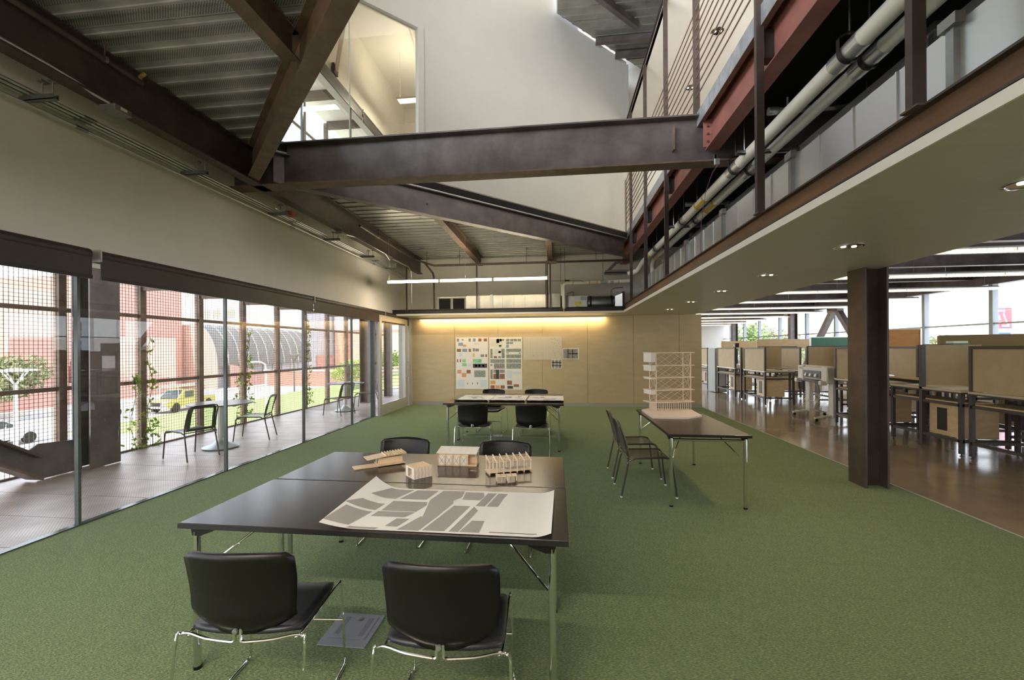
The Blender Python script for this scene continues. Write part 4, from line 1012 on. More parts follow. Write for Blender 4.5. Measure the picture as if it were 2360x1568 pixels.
for bl in blocks:
    n = len(bl); c = (sum(p[0] for p in bl)/n, sum(p[1] for p in bl)/n); mb = MB()
    # fan with subdivision in u so the ink follows the curl
    us = [p[0] for p in bl]; vs = [p[1] for p in bl]; lo, hi = min(vs), max(vs)
    rows = []
    for i in range(7):
        v = lo+(hi-lo)*i/6.0; xsn = []
        for k in range(n):
            (u0,v0),(u1,v1) = bl[k], bl[(k+1) % n]
            if (v0-v)*(v1-v) <= 1e-12 and abs(v1-v0) > 1e-9: xsn.append(u0+(u1-u0)*(v-v0)/(v1-v0))
            elif abs(v1-v0) < 1e-9 and abs(v-v0) < 1e-6: xsn += [u0,u1]
        a, b = min(xsn), max(xsn)
        rows.append([psurf(a+(b-a)*j/6.0, v)+Vector((0,0,0.0008)) for j in range(7)])
    mb.sheet(rows).build('city_block_print', mt['paperg'], pm, smooth=True)
MB().sheet([[psurf(0.74+0.2*j/8.0,0.045+0.01*i)+Vector((0,0,0.0008)) for j in range(9)] for i in range(2)]).build('scale_bar_print', mt['darkmetal'], pm)

# model 1: shed with ramp
t = thing('wood_model', 'small wood model of a shed with a long ramp and ribbed roof', 'architectural model', (-1.36,3.27,T_), math.radians(38), 'small wood building models')
MB().box(-0.05,-0.03,0.012,0.14,0.055,0.055).build('walls', mt['balsa'], t)
MB().box(-0.0505,-0.010,0.013,-0.048,0.018,0.045).build('doorway', mt['darkmetal'], t)
for k in range(7): MB().box(-0.03+k*0.024,-0.0315,0.012,-0.026+k*0.024,-0.03,0.056).build('siding_strip', mt['balsa'], t)
MB().box(-0.235,-0.06,0.0,-0.06,0.03,0.008).build('ramp', mt['balsa'], t)
MB().box(-0.06,-0.075,0.004,0.15,0.06,0.012).build('platform', mt['balsa'], t)
MB().extr([(-0.14,-0.055,0.056),(0.0,-0.055,0.068),(0.0,-0.055,0.072),(-0.14,-0.055,0.060)],(0,0.13,0)).build('awning', mt['balsa'], t)
MB().extr([(-0.02,-0.05,0.066),(0.17,-0.05,0.072),(0.17,-0.05,0.076),(-0.02,-0.05,0.070)],(0,0.12,0)).build('roof', mt['balsa'], t)
for k in range(8): MB().box(0.0+k*0.022,-0.055,0.071+k*0.0007,0.008+k*0.022,0.078,0.081+k*0.0007).build('roof_rib', mt['balsa'], t)
# model 2: white box
t = thing('wood_model', 'smallest pale wood model, a white box pavilion with an open end', 'architectural model', (-0.985,2.985,T_), math.radians(45), 'small wood building models')
L2, W2, H2 = 0.068, 0.066, 0.074
MB().box(-L2,-W2,0,L2,W2,0.004).build('base', mt['balsaw'], t)
MB().box(-L2,-W2,0.004,L2,-W2+0.004,H2).build('side_wall', mt['balsaw'], t); MB().box(-L2,W2-0.004,0.004,L2,W2,H2).build('side_wall', mt['balsaw'], t)
MB().box(L2-0.004,-W2,0.004,L2,W2,H2).build('end_wall', mt['balsaw'], t)
MB().box(-L2,-W2,0.004,-L2+0.004,-0.03,H2).build('end_wall', mt['balsaw'], t); MB().box(-L2,0.03,0.004,-L2+0.004,W2,H2).build('end_wall', mt['balsaw'], t)
MB().box(-L2,-0.03,0.066,-L2+0.004,0.03,H2).build('lintel', mt['balsaw'], t)
for k in range(6):
    MB().box(-L2+0.002+k*0.0265,-W2-0.003,0,-L2+0.005+k*0.0265,-W2,H2).build('post_stick', mt['balsa'], t)
    if k < 5: MB().bar((-L2+0.004+k*0.0265,-W2-0.001,0.004),(-L2+0.03+k*0.0265,-W2-0.001,H2-0.004),0.001,0.0015).bar((-L2+0.03+k*0.0265,-W2-0.001,0.004),(-L2+0.004+k*0.0265,-W2-0.001,H2-0.004),0.001,0.0015).build('cross_brace', mt['balsa'], t)
for k in range(10): MB().box(-L2+k*0.0148,-W2-0.003,H2,-L2+0.005+k*0.0148,W2+0.003,H2+0.005).build('roof_slat', mt['balsa'], t)
# model 3: four bay barn
t = thing('wood_model', 'wood model with four white braced bays under a flat plank roof', 'architectural model', (-0.77,3.315,T_), 0.0, 'small wood building models')
MB().box(-0.155,-0.05,0.0,0.15,0.07,0.010).build('base', mt['balsa'], t)
MB().box(-0.15,-0.04,0.01,0.075,0.065,0.085).build('body', mt['balsa'], t)
for k in range(4):
    x0 = -0.152+k*0.058; pn = MB().box(x0+0.004,-0.046,0.006,x0+0.050,-0.041,0.074).build('bay_panel', mt['balsaw'], t)
    MB().bar((x0+0.006,-0.047,0.008),(x0+0.048,-0.047,0.072),0.0014,0.0014).bar((x0+0.048,-0.047,0.008),(x0+0.006,-0.047,0.072),0.0014,0.0014).build('cross_brace', mt['darkmetal'], pn)
    MB().box(x0-0.002,-0.05,0,x0+0.003,-0.044,0.085).build('post_stick', mt['balsa'], t)
for x, y in ((0.145,-0.045),(0.145,0.06),(0.08,-0.045)): MB().box(x-0.003,y-0.003,0.01,x+0.003,y+0.003,0.09).build('post_stick', mt['balsa'], t)
MB().box(0.078,0.02,0.01,0.14,0.062,0.06).build('porch_wall', mt['balsa'], t)
for k in range(7): MB().extr([(-0.163+k*0.045,-0.06,0.096),(-0.163+k*0.045,0.085,0.118),(-0.163+k*0.045,0.085,0.121),(-0.163+k*0.045,-0.06,0.099)],(0.0442,0,0)).build('roof_plank', mt['balsaw'], t)
MB().box(-0.15,-0.04,0.085,0.15,0.07,0.094).build('roof_beam', mt['balsa'], t)
# model 4: open rib frames
t = thing('wood_model', 'open wood rib frame model on a slatted deck, seven slanted portal frames', 'architectural model', (-0.36,3.155,T_), math.radians(25), 'small wood building models')
MB().box(-0.165,-0.045,0.012,0.17,0.055,0.017).build('deck', mt['balsa'], t)
MB().box(-0.02,0.0,0.018,0.14,0.05,0.020).build('grey_deck', mt['paperg'], t)
for k in range(7):
    x = -0.16+k*0.052
    f_ = MB().bar((x+0.003,-0.055,0.085),(x+0.003,0.06,0.118),0.006,0.009).build('portal_frame', mt['pink'], t)
    MB().box(x,-0.048,0.0,x+0.006,-0.042,0.088).build('frame_post', mt['pink'], f_); MB().box(x,0.046,0.0,x+0.006,0.052,0.115).build('frame_post', mt['pink'], f_)
    MB().box(x,-0.05,0.0,x+0.006,0.052,0.012).build('joist', mt['balsa'], f_)
for k in range(5): MB().bar((-0.155,-0.035+k*0.018,0.088+k*0.0052),(0.155,-0.035+k*0.018,0.088+k*0.0052),0.004,0.004).build('purlin', mt['balsa'], t)
# model 5: bench
t = thing('wood_model', 'tiny slatted wood bench model in front of the rib frame model', 'architectural model', (-0.355,2.955,T_), math.radians(14), 'small wood building models')
for k in range(4): MB().box(-0.072+k*0.037,-0.03,0.030,-0.038+k*0.037,0.03,0.034).build('bench_slat', mt['balsa'], t)
for x in (-0.07,0.0,0.065):
    for y in (-0.026,0.026): MB().box(x,y-0.003,0,x+0.006,y+0.003,0.030).build('leg', mt['balsa'], t)
    MB().box(x,-0.026,0.022,x+0.006,0.026,0.028).build('stretcher', mt['balsa'], t)

# tower model on the right table
t = thing('tower_model', 'tall pale wood model of a five storey braced building on a thick base', 'architectural model', (1.365,6.26,T_), math.atan2(0.15,0.50))
ca, sa = math.cos(-math.atan2(0.15,0.50)), math.sin(-math.atan2(0.15,0.50))
def tl(x, y): x -= 1.365; y -= 6.26; return (x*ca-y*sa, x*sa+y*ca)
MB().prism([tl(*p) for p in [(1.185,6.37),(1.19,5.70),(1.61,5.685),(1.857,5.9),(1.884,6.52),(1.3,6.525)]][::1],0,0.022).build('base', mt['pink'], t)
F = [0.137,0.307,0.482,0.652,0.83]
MW, MD = 0.525, 0.20
for i, z in enumerate(F):
    s_ = MB().box(-0.012,-0.012,z-0.006,MW+0.055,MD,z+0.004).build('floor_slab', mt['pink'], t)
    bz = [0.0,0.055,0.018,0.075,0.13][i]
    MB().box(-0.085,-0.02,z-0.002,-0.012,MD+0.03,z+0.006).build('balcony', mt['balsaw'], s_)
    if bz: MB().box(-0.085,-0.02,z-bz,-0.081,MD+0.0,z).box(-0.085,-0.02,z-bz,-0.02,-0.016,z).build('balcony_screen', mt['balsaw'], s_)
for x, y in ((0,0),(MW,0),(0,MD-0.01),(MW,MD-0.01)): MB().box(x-0.005,y-0.005,F[0],x+0.005,y+0.005,F[4]).build('corner_column', mt['pink'], t)
for i in range(4):
    a, b = F[i]+0.004, F[i+1]-0.006; mb = MB()
    for y in (0.0, MD-0.01):
        for k in range(2):
            x0, x1 = k*MW/2, (k+1)*MW/2
            mb.bar((x0,y,a),(x1,y,b),0.0035,0.0035).bar((x1,y,a),(x0,y,b),0.0035,0.0035)
    for x in (0.0, MW):
        mb.bar((x,0,a),(x,MD*0.9,b),0.0035,0.0035).bar((x,MD*0.9,a),(x,0,b),0.0035,0.0035)
        mb.bar((x,0.0,a),(x,MD*0.45,b),0.003,0.003)
    mb.build('cross_bracing', mt['pink'], t)
for k in range(17): MB().box(k*MW/16-0.003,-0.004,0.022,k*MW/16+0.003,0.002,F[0]-0.006).build('stud', mt['pink'], t)
for k in range(8): MB().box(-0.006,0.005+k*MD/8,0.022,0.0,0.005+k*MD/8+0.012,F[0]-0.006).build('stud', mt['pink'], t)
MB().box(0.002,0.03,0.022,0.02,MD-0.01,F[0]-0.006).build('ground_wall', mt['pink'], t)

# papers on the far tables
pc_ = [M('ink_grey',(0.32,0.30,0.30),0.7), M('ink_red',(0.45,0.22,0.20),0.7), M('ink_pale',(0.62,0.60,0.60),0.7), M('ink_dark',(0.10,0.09,0.09),0.7)]
def lay_paper(L, x0, x1, y0, y1, seed, grp='drawing sheets laid on the far tables'):
    R = random.Random(seed); t = thing('drawing_sheet', L, 'paper', ((x0+x1)/2,(y0+y1)/2,T_), 0, grp); hx, hy = (x1-x0)/2,(y1-y0)/2
    def zz(v): return 0.002+0.03*max(0,(0.1-v)/0.1)**2
    MB().sheet([[(-hx+2*hx*j/8.0,-hy+2*hy*i/10.0, zz(i/10.0)+0.004*math.sin(j*1.1+seed)**2) for j in range(9)] for i in range(11)]).build('sheet', mt['paper'], t, smooth=True)
    for k in range(9):
        a, b = R.uniform(-0.85,0.5)*hx, R.uniform(-0.7,0.6)*hy; w_, h = R.uniform(0.1,0.4)*hx, R.uniform(0.08,0.2)*hy
        MB().box(a,b,0.007,min(a+w_,hx*0.95),min(b+h,hy*0.95),0.0075).build('print', pc_[R.randrange(4) if k % 2 else 2], t)
lay_paper('white drawing sheet on the left of the far table', -1.78,-1.19,7.28,8.28,1); lay_paper('white drawing sheet in the middle of the far table', -1.18,-0.56,7.28,8.32,2)
lay_paper('white drawing sheet on the right of the far table, its edge over the table end', -0.53,0.10,7.28,8.27,3)

# the tables stand 0.76 m high
for o in bpy.data.objects:
    if o.parent is None and o.name.split('.')[0] in ('site_map','wood_model','tower_model','drawing_sheet'):
        o.location = (o.location.x*0.978, o.location.y*0.978, 0.7612); o.scale = (0.978,0.978,0.978)
# pinned posters
pcols = [M('photo_a',(0.20,0.17,0.14),0.6,col2=(0.42,0.38,0.33),scale=30), M('photo_b',(0.16,0.20,0.12),0.6,col2=(0.40,0.44,0.40),scale=26), M('photo_c',(0.42,0.18,0.08),0.6,col2=(0.22,0.10,0.06),scale=25),
         M('photo_blue',(0.16,0.24,0.45),0.6,col2=(0.34,0.42,0.58),scale=20), M('photo_green',(0.05,0.40,0.15),0.6,col2=(0.45,0.72,0.45),scale=4), M('photo_yellow',(0.70,0.58,0.05),0.6), M('tint',(0.72,0.70,0.60),0.6),
         M('ink',(0.06,0.06,0.06),0.6), M('photo_d',(0.10,0.09,0.08),0.6,col2=(0.45,0.43,0.40),scale=35), M('tint_b',(0.66,0.72,0.74),0.6), M('orange',(0.75,0.36,0.15),0.6)]
YP = YF-0.004
def poster(L, x0, x1, z0, z1, prints, m='paper', grp='posters pinned on the plywood wall', pins=True):
    t = thing('poster', L, 'poster', ((x0+x1)/2, YP, (z0+z1)/2), 0, grp); hx, hz = (x1-x0)/2, (z1-z0)/2
    MB().box(-hx,-0.003,-hz,hx,0.002,hz).build('sheet', mt[m], t)
    for (a,b,c,d,k) in prints:    # fractions from top left
        MB().box(-hx+2*hx*a,-0.0042,hz-2*hz*d,-hx+2*hx*c,-0.0030,hz-2*hz*b).build('print', pcols[k], t)
    if pins:
        for s_ in (-1,1): MB().lathe([(0.006,-0.010),(0.006,-0.003)],6,(s_*(hx-0.015),0,hz-0.012),'Y').build('pin', mt['chrome'], t)
    return t
poster('left poster of ten image sheets with green and orange pictures', -2.955,-2.005,0.478,1.98,
 [(.03,.02,.10,.08,8),(.18,.03,.24,.06,3),(.40,.02,.47,.08,8),(.53,.02,.62,.08,3),(.70,.02,.80,.08,2),(.87,.02,.97,.08,2),(.08,.10,.22,.16,3),(.22,.14,.32,.18,10),(.56,.11,.72,.14,9),
  (.03,.22,.16,.28,2),(.20,.22,.35,.28,3),(.40,.22,.47,.28,2),(.53,.21,.60,.27,8),(.61,.22,.72,.27,8),(.08,.30,.20,.38,9),(.53,.31,.58,.38,5),(.77,.33,.88,.38,8),(.92,.33,.97,.38,2),
  (.03,.42,.07,.48,2),(.12,.42,.16,.48,2),(.20,.42,.31,.48,4),(.20,.50,.33,.56,4),(.36,.50,.46,.57,9),(.53,.42,.80,.49,4),(.53,.51,.97,.59,7),(.60,.53,.66,.57,8),(.70,.53,.76,.57,8),(.82,.53,.88,.57,8),
  (.04,.63,.17,.70,10),(.33,.63,.46,.70,2),(.18,.69,.32,.77,10),(.57,.64,.92,.77,1),(.04,.82,.26,.97,9),(.76,.82,.96,.97,9),(.35,.88,.37,.91,7),(.50,.88,.52,.91,7),(.66,.87,.68,.91,7)])
poster('right poster of photo strips with a yellow map at its top', -1.966,-1.015,0.466,1.975,
 [(.03,.02,.40,.17,6),(.22,.03,.31,.11,5),(.32,.03,.38,.08,8),(.39,.03,.46,.07,1),(.30,.15,.37,.19,4),(.52,.03,.62,.08,1),(.64,.03,.74,.08,1),(.75,.03,.85,.08,8),(.87,.03,.97,.08,1),(.52,.09,.62,.13,8),(.63,.09,.73,.13,1),(.52,.14,.60,.20,3),
  (.03,.22,.10,.40,1),(.15,.22,.35,.32,6),(.37,.22,.47,.30,1),(.28,.26,.36,.30,8),(.38,.30,.47,.40,8),(.14,.36,.24,.40,2),(.28,.36,.36,.40,8),(.52,.22,.97,.28,1),(.52,.29,.60,.31,3),(.90,.29,.96,.32,3),(.52,.33,.97,.40,1),
  (.03,.42,.47,.49,1),(.03,.51,.09,.55,3),(.14,.50,.47,.60,8),(.52,.42,.97,.49,1),(.52,.50,.97,.60,1),(.03,.62,.10,.80,8),(.12,.62,.20,.68,1),(.20,.62,.30,.80,7),(.31,.62,.47,.68,8),(.12,.70,.20,.80,2),(.31,.70,.47,.80,2),
  (.53,.63,.70,.78,9),(.72,.66,.96,.71,9),(.03,.83,.18,.90,10),(.03,.92,.16,.985,2),(.19,.92,.31,.985,10),(.34,.92,.47,.985,2),(.54,.83,.69,.91,2),(.55,.93,.72,.985,7),(.74,.90,.90,.95,2)])
poster('thin translucent line map sheet right of the posters', -0.975,0.12,1.325,1.98,[(.14,.04,.145,.98,6),(.28,.04,.284,.98,6),(.55,.04,.554,.98,6),(.62,.04,.624,.98,6),(.03,.40,.66,.406,6),(.03,.62,.66,.626,6)]+
 [(0.70+0.24*random.random()**1.2, 0.05+0.4*random.random(),0,0,7) for _ in range(0)]+[(a,b,a+.012,b+.022,7) for a,b in [(.72,.08),(.76,.11),(.80,.07),(.84,.12),(.88,.16),(.91,.27),(.86,.38),(.80,.3),(.74,.24),(.78,.45),(.77,.6),(.79,.7),(.82,.8),(.25,.8),(.28,.82),(.48,.78)]], 'trace')
poster('larger black and white aerial photo print on the plywood wall', 0.14,0.598,1.34,1.64,[(.04,.05,.30,.95,8),(.36,.05,.94,.95,8),(.30,.05,.37,.95,7),(.60,.05,.64,.95,7),(.36,.45,.94,.52,7)])
poster('smaller brown toned aerial photo print below the line map', -0.174,0.120,1.08,1.325,[(.04,.05,.30,.95,8),(.36,.05,.62,.95,8),(.68,.05,.94,.95,8),(.04,.3,.96,.38,2),(.04,.66,.96,.74,2)])
for i,(x,z,L) in enumerate(((-0.835,0.484,'small white socket plate low on the plywood wall behind the far table'),(2.993,0.504,'socket plate on the plywood wall seen through the tower model'),(3.49,1.187,'switch plate on the plywood wall near its free end'))):
    t = thing('socket_plate', L, 'socket', (x,YF-0.003,z), 0, 'wall plates'); MB().box(-0.04,-0.004,-0.06,0.04,0.002,0.06).build('plate', mt['alum'], t)
    for s_ in (-0.025,0.025): MB().box(-0.015,-0.006,s_-0.014,0.015,-0.004,s_+0.014).build('socket_face', mt['boxgrey'], t)

# ================================================================== STUDIO ON THE RIGHT
g = sgroup('window_3')
MB().box(XW, YB, 0, XW+0.2, YE, 0.75).build('sill_wall', mt['wall'], g)
MB().box(XW-0.02, YB, 3.50, XW+0.25, YE, 4.3).build('head_beam', mt['steelgrey'], g)
ym = [-4.9,-2.45,0,2.45,4.9,7.35,9.8,12.3,14.76,17.2,19.65,22.2,24.61,27.4,30.0,32.3,34.7]
for y in ym: MB().box(XW-0.02,y-0.06,0.75,XW+0.14,y+0.06,3.5).build('mullion', M('mull',(0.42,0.46,0.50),0.4) if y == ym[0] else bpy.data.materials['mull'], g)
MB().box(XW,YB,2.29,XW+0.06,YE,2.34).build('transom', mt['boxgrey'], g)
for a, b in zip([YB]+ym, ym+[YE]): MB().quad((XW+0.05,a,0.75),(XW+0.05,b,0.75),(XW+0.05,b,3.5),(XW+0.05,a,3.5)).build('pane', mt['glass'], g)
we = sgroup('wall_end'); MB().box(-4.5,YE,0,XW+0.2,YE+0.2,4.3).build('wall_panel', mt['white'], we)
def scol(x,y,h,L):
    t = thing('steel_column', L, 'column', (x,y,0), 0, 'columns along the studio windows')
    MB().box(-0.18,-0.15,0,-0.15,0.15,h).box(0.15,-0.15,0,0.18,0.15,h).build('flange', mt['steelgrey'], t); MB().box(-0.15,-0.01,0,0.15,0.01,h).build('web', mt['steelgrey'], t)
scol(12.5,24.9,4.2,'dark studio column left of the inverted V brace'); scol(12.5,32.6,4.2,'farthest dark studio column by the white end wall')
t = thing('chevron_brace','dark inverted V steel brace standing at the studio windows','brace',(12.5,21.3,0))
MB().bar((0,0.1,3.38),(0,2.95,0.0),0.22,0.22).build('brace_leg', mt['steelgrey'], t); MB().bar((0,-0.1,3.38),(0,-2.95,0.0),0.22,0.22).build('brace_leg', mt['steelgrey'], t)
MB().box(-0.14,-0.35,3.2,0.14,0.4,3.5).build('brace_head', mt['steelgrey'], t)
# beams and lights across the studio
for i, y in enumerate([2.2,6.95,9.75,12.6,15.4,18.2,21.0,23.8,26.6,29.4,32.2]):
    nm = ['first','second','third','fourth','fifth','sixth','seventh','eighth','ninth','tenth','eleventh'][i]
    ib(nm+' dark cross beam of the studio ceiling from the near end', (SR+0.02,y),(XW,y),3.72,4.2,0.18,'steelgrey','cross beams of the studio ceiling')
lproto = None
for i, y in enumerate([5.55,8.4,11.25,14.05,16.8,19.55,22.3,25.1,27.9,30.7,33.4]):
    nm = ['first','second','third','fourth','fifth','sixth','seventh','eighth','ninth','tenth','eleventh'][i]
    L = nm+' row of glowing louvred lights across the studio from the near end'
    if lproto is None:
        t = thing('linear_light', L, 'light', (4.1,y,3.30), 0, 'rows of linear studio lights')
        for k in range(7):
            a = k*1.2; MB().box(a+0.01,-0.10,-0.040,a+1.19,0.10,0.012).build('louvre_lens', mt['lamp2'], t)
            MB().extr([(a,-0.115,0.0),(a,-0.115,0.03),(a,-0.05,0.07),(a,0.05,0.07),(a,0.115,0.03),(a,0.115,0.0),(a,0.1,0.0),(a,0.1,0.02),(a,-0.1,0.02),(a,-0.1,0.0)],(1.2,0,0)).build('light_housing', mt['alum'], t)
            MB().box(a-0.010,-0.108,-0.046,a+0.010,0.108,0.014).build('joint_plate', mt['alum'], t)
            mb = MB()
            for q in range(15): mb.box(a+0.08*q+0.03,-0.106,-0.044,a+0.08*q+0.036,0.106,0.0)
            o = mb.build('louvre_blades', mt['pipe'], t); o['kind'] = 'stuff'
        for x in (0.3,4.2,8.1): MB().tube([(x,0,0.07),(x,0,0.92)],0.003,4).build('wire', mt['galv'], t)
        lproto = t
    else: dup(lproto, (4.1,y,3.30), 0, L)
    l = bpy.data.lights.new('studio_lamp','AREA'); l.shape = 'RECTANGLE'; l.size = 8.4; l.size_y = 0.2; l.energy = 24; l.color = (1,0.85,0.6)
    o = bpy.data.objects.new('studio_lamp', l); COL.objects.link(o); o.location = (8.3,y,3.28)
for i,(y,nm) in enumerate(((7.2,'first'),(10.4,'second'),(13.3,'third'),(16.2,'fourth'))):
    t = thing('sprinkler_pipe', nm+' thin pale pipe across the studio ceiling from the near end', 'pipe', (4.0,y,3.62), 0, 'thin pipes under the studio ceiling')
    MB().tube([(0,0,0),(8.8,0,0)],0.02,8).build('pipe_run', mt['boxgrey'], t, smooth=True)
    for x in (0.6,3.4,6.2): MB().tube([(x,0,0),(x,0,0.09)],0.014,6).build('sprinkler_head', mt['brass'], t); MB().tube([(x+0.4,0,0.0),(x+0.4,0,0.58)],0.004,5).build('hanger_rod', mt['galv'], t)
t = thing('sprinkler_pipe','long pale pipe running lengthwise under the studio ceiling','pipe',(7.6,6.0,3.56)); MB().tube([(0,0,0),(0,26,0)],0.022,8).build('pipe_run', mt['boxgrey'], t, smooth=True)

# work desks: frame, top, shelf, divider panel, cabinet
def desk(L, x, y0, y1, panel=True, cab=True, cabn=True, flip=1, wd=0.74, pz=1.64, shelf=True, post_far=True):
    t = thing('work_desk', L, 'desk', (x, y0, 0), 0, 'studio work desks')
    d = y1-y0; w_ = wd*flip; q = 0.024
    def bx(nm, a0,b0,c0,a1,b1,c1, m, par=None): return MB().box(a0,b0,c0,a1,b1,c1).build(nm, mt[m], par or t)
    hs = pz if panel else 0.93
    for px_, py_, h in ((0,0,hs),(0,d,hs if post_far else 0.93),(w_,0,0.93),(w_,d,0.93)):
        lg = bx('leg', px_-q,py_-q,0.03,px_+q,py_+q,h,'cmu'); MB().lathe([(0.022,0),(0.022,0.006),(0.008,0.008),(0.008,0.03)],8,(px_,py_,0)).build('levelling_foot', mt['darkmetal'], lg)
    bx('tabletop', -0.03*flip,-0.03,0.945,w_+0.03*flip,d+0.03,0.975,'desktop'); bx('edge_frame', -0.035*flip,-0.035,0.925,w_+0.035*flip,d+0.035,0.945,'cmu')
    if shelf:
        bx('shelf', 0.02*flip,0.02,0.775,w_*0.62,d-0.02,0.795,'plyedge'); bx('shelf_rail', -q*flip,0,0.735,q*flip,d,0.775,'cmu'); bx('shelf_rail', 0,-q,0.735,w_,q,0.775,'cmu')
    for a in ((-q*flip,0,0.20,q*flip,d,0.24),(0,-q,0.20,w_,q,0.24),(0,d-q,0.20,w_,d+q,0.24)): bx('foot_rail', *a, 'cmu')
    if panel:
        p = bx('divider_panel', -0.010*flip,q,0.985,0.010*flip,d-q,pz-0.045,'board'); bx('panel_frame', -q*flip,q,pz-0.045,q*flip,d-q,pz,'cmu',p)
    if cab:
        c = bx('cabinet', 0.05*flip,0.05,0.245,0.53*flip,0.62,0.725,'plyedge')
        bx('cabinet_door', 0.05*flip,0.034,0.25,0.53*flip,0.05,0.72,'plyedge',c); bx('pull_slot', 0.042*flip,0.30,0.32,0.05*flip,0.47,0.67,'darkmetal',c)
    return t
desk('steel framed desk nearest the camera on the right, tack panel cut by the picture edge', 5.98, 5.62, 7.08, cab=False)
desk('steel framed desk right of the big column with a birch cabinet hanging under the top', 5.97, 7.24, 8.56, panel=False, pz=1.66)
t = thing('tack_panel','cream tack panel on a tall steel post at the second desk, facing the camera','panel',(5.97,7.93,0))
MB().box(-0.03,-0.03,0.03,0.03,0.03,1.66).build('post', mt['cmu'], t); MB().box(0.03,-0.01,1.0,0.86,0.01,1.66).build('board', mt['board'], t)
desk('desk half hidden behind the big column with a dark framed panel', 5.90, 8.75, 10.04, cab=True)
desk('desk beyond the plotter with a framed panel and birch cabinet at its end', 5.76, 12.93, 14.26)
desk('next desk farther along the aisle with a narrow framed panel', 5.76, 14.98, 16.5)
desk('last desk of the aisle row near the plywood wall end', 5.76, 17.6, 19.2)
t = thing('tack_panel','narrow cream panel between the two far aisle desks','panel',(5.80,14.62,0)); MB().box(0,-0.01,1.0,1.2,0.01,1.64).build('board', mt['board'], t); MB().box(-0.025,-0.025,0.03,0.025,0.025,1.64).build('post', mt['cmu'], t)
for i,(y,nm) in enumerate(((6.2,'nearest'),(8.2,'second'),(10.2,'third'),(12.6,'fourth'),(14.9,'fifth'),(17.4,'sixth'))):
    desk(nm+' desk of the second row in the studio behind the aisle row', 7.7, y, y+1.45, panel=True, cab=(i % 2 == 0), flip=-1)
    if i not in (3,5): desk(nm+' desk of the third row in the studio, back to back with the second row', 7.82, y, y+1.45, panel=False, cab=True, cabn=False)
for i,(y,nm) in enumerate(((9.5,'near'),(13.5,'middle'),(18.0,'far'))): desk(nm+' desk of the row by the studio windows', 10.6, y, y+1.6, panel=True, cab=True, pz=1.7)
# tall boards seen over the desks, each on its own posts
def tallboard(L, p, q_, z0, z1, m, name='tall_board', frame='alum'):
    c = ((p[0]+q_[0])/2,(p[1]+q_[1])/2,0); t = thing(name, L, 'board', c); P = (p[0]-c[0],p[1]-c[1]); Q = (q_[0]-c[0],q_[1]-c[1])
    MB().bar((*P,(z0+z1)/2),(*Q,(z0+z1)/2),0.02,z1-z0).build('board', mt[m], t)
    MB().bar((*P,z1),(*Q,z1),0.03,0.025).build('frame_rail', mt[frame], t); MB().bar((*P,z0),(*Q,z0),0.03,0.025).build('frame_rail', mt[frame], t)
    for e in (P,Q): MB().box(e[0]-0.02,e[1]-0.02,0,e[0]+0.02,e[1]+0.02,z1).build('post', mt[frame], t)
tallboard('long board in shade-darkened olive topping the desks in front of the windows right of the column', (8.0,10.2), (9.6,9.0), 1.45, 1.86, 'olive', frame='olive')
tallboard('orange plywood board standing behind the big column', (8.2,12.9), (9.45,12.6), 1.3, 2.10, 'orangeboard')
tallboard('dark green chalkboard below the inverted V brace', (8.75,16.3), (10.35,16.3), 1.45, 1.98, 'greenboard')
tallboard('brown wood board along the desk tops left of the chalkboard', (8.0,18.6), (10.3,18.8), 1.6, 1.95, 'plyedge', frame='plyedge')
tallboard('small brown wood board near the far end of the studio', (8.2,23.0), (9.9,23.0), 1.6, 1.95, 'plyedge', frame='plyedge')
tallboard('wide cream tack board behind the plotter', (6.9,13.0), (8.9,13.0), 1.02, 1.66, 'board', frame='cmu')
tallboard('cream tack board left of the wide one behind the far desks', (7.3,16.9), (8.6,16.9), 1.02, 1.66, 'board', frame='cmu')
tallboard('cream tack board between the big column and the second desk', (6.85,9.2), (7.62,9.2), 1.02, 1.66, 'board', frame='cmu')
for (x,y,L) in ((7.05,9.05,'metal desk lamp housing hung on the board right of the column'),(8.25,12.9,'rust stained steel shelf hung on the wide cream board'),(7.6,16.88,'brown steel shelf hung on the far cream board')):
    t = thing('hung_shelf', L, 'shelf', (x,y,1.50), 0, 'steel shelves hung on the boards'); MB().extr([(0,0,0),(0,-0.2,0.02),(0,-0.2,0.13),(0,-0.12,0.13),(0,0,0.16)],(0.45,0,0)).build('shelf_body', M('hs',(0.42,0.36,0.33),0.4,metal=0.4,col2=(0.22,0.13,0.10),scale=8), t); MB().box(-0.01,-0.2,0.0,0.46,0.0,0.012).build('shelf_lip', mt['cmu'], t)
t = thing('paper_stack','papers and a green folder lying on the shelf top right of the column','papers',(7.2,9.0,1.665)); MB().box(0,-0.12,0,0.28,0.08,0.03).build('folder', mt['greenboard'], t); MB().box(0.02,-0.1,0.03,0.26,0.06,0.07).build('paper_pile', mt['paper'], t)
t = thing('desk_radio','small black radio on top of the far panel','radio',(5.76,14.9,1.642)); MB().box(-0.06,-0.09,0,0.06,0.09,0.14).build('case', mt['black'], t, bevel=0.01); MB().lathe([(0.028,-0.064),(0.028,-0.06),(0.02,-0.06),(0.02,-0.064)],14,(0,0,0.07),'X').build('dial', mt['chrome'], t)
def shpapers(L, x, y, z, s, w_=0.7, d_=0.5):
    t = thing('desk_paper', L, 'paper', (x,y,z), 0.1*s, 'white paper sheets on the desk tops'); MB().box(-w_/2,-d_/2,0,w_/2,d_/2,0.006).build('sheet', mt['paper'], t); MB().box(-w_/4,-d_/4,0.006,w_/5,d_/5,0.010).build('sheet', mt['paper'], t)
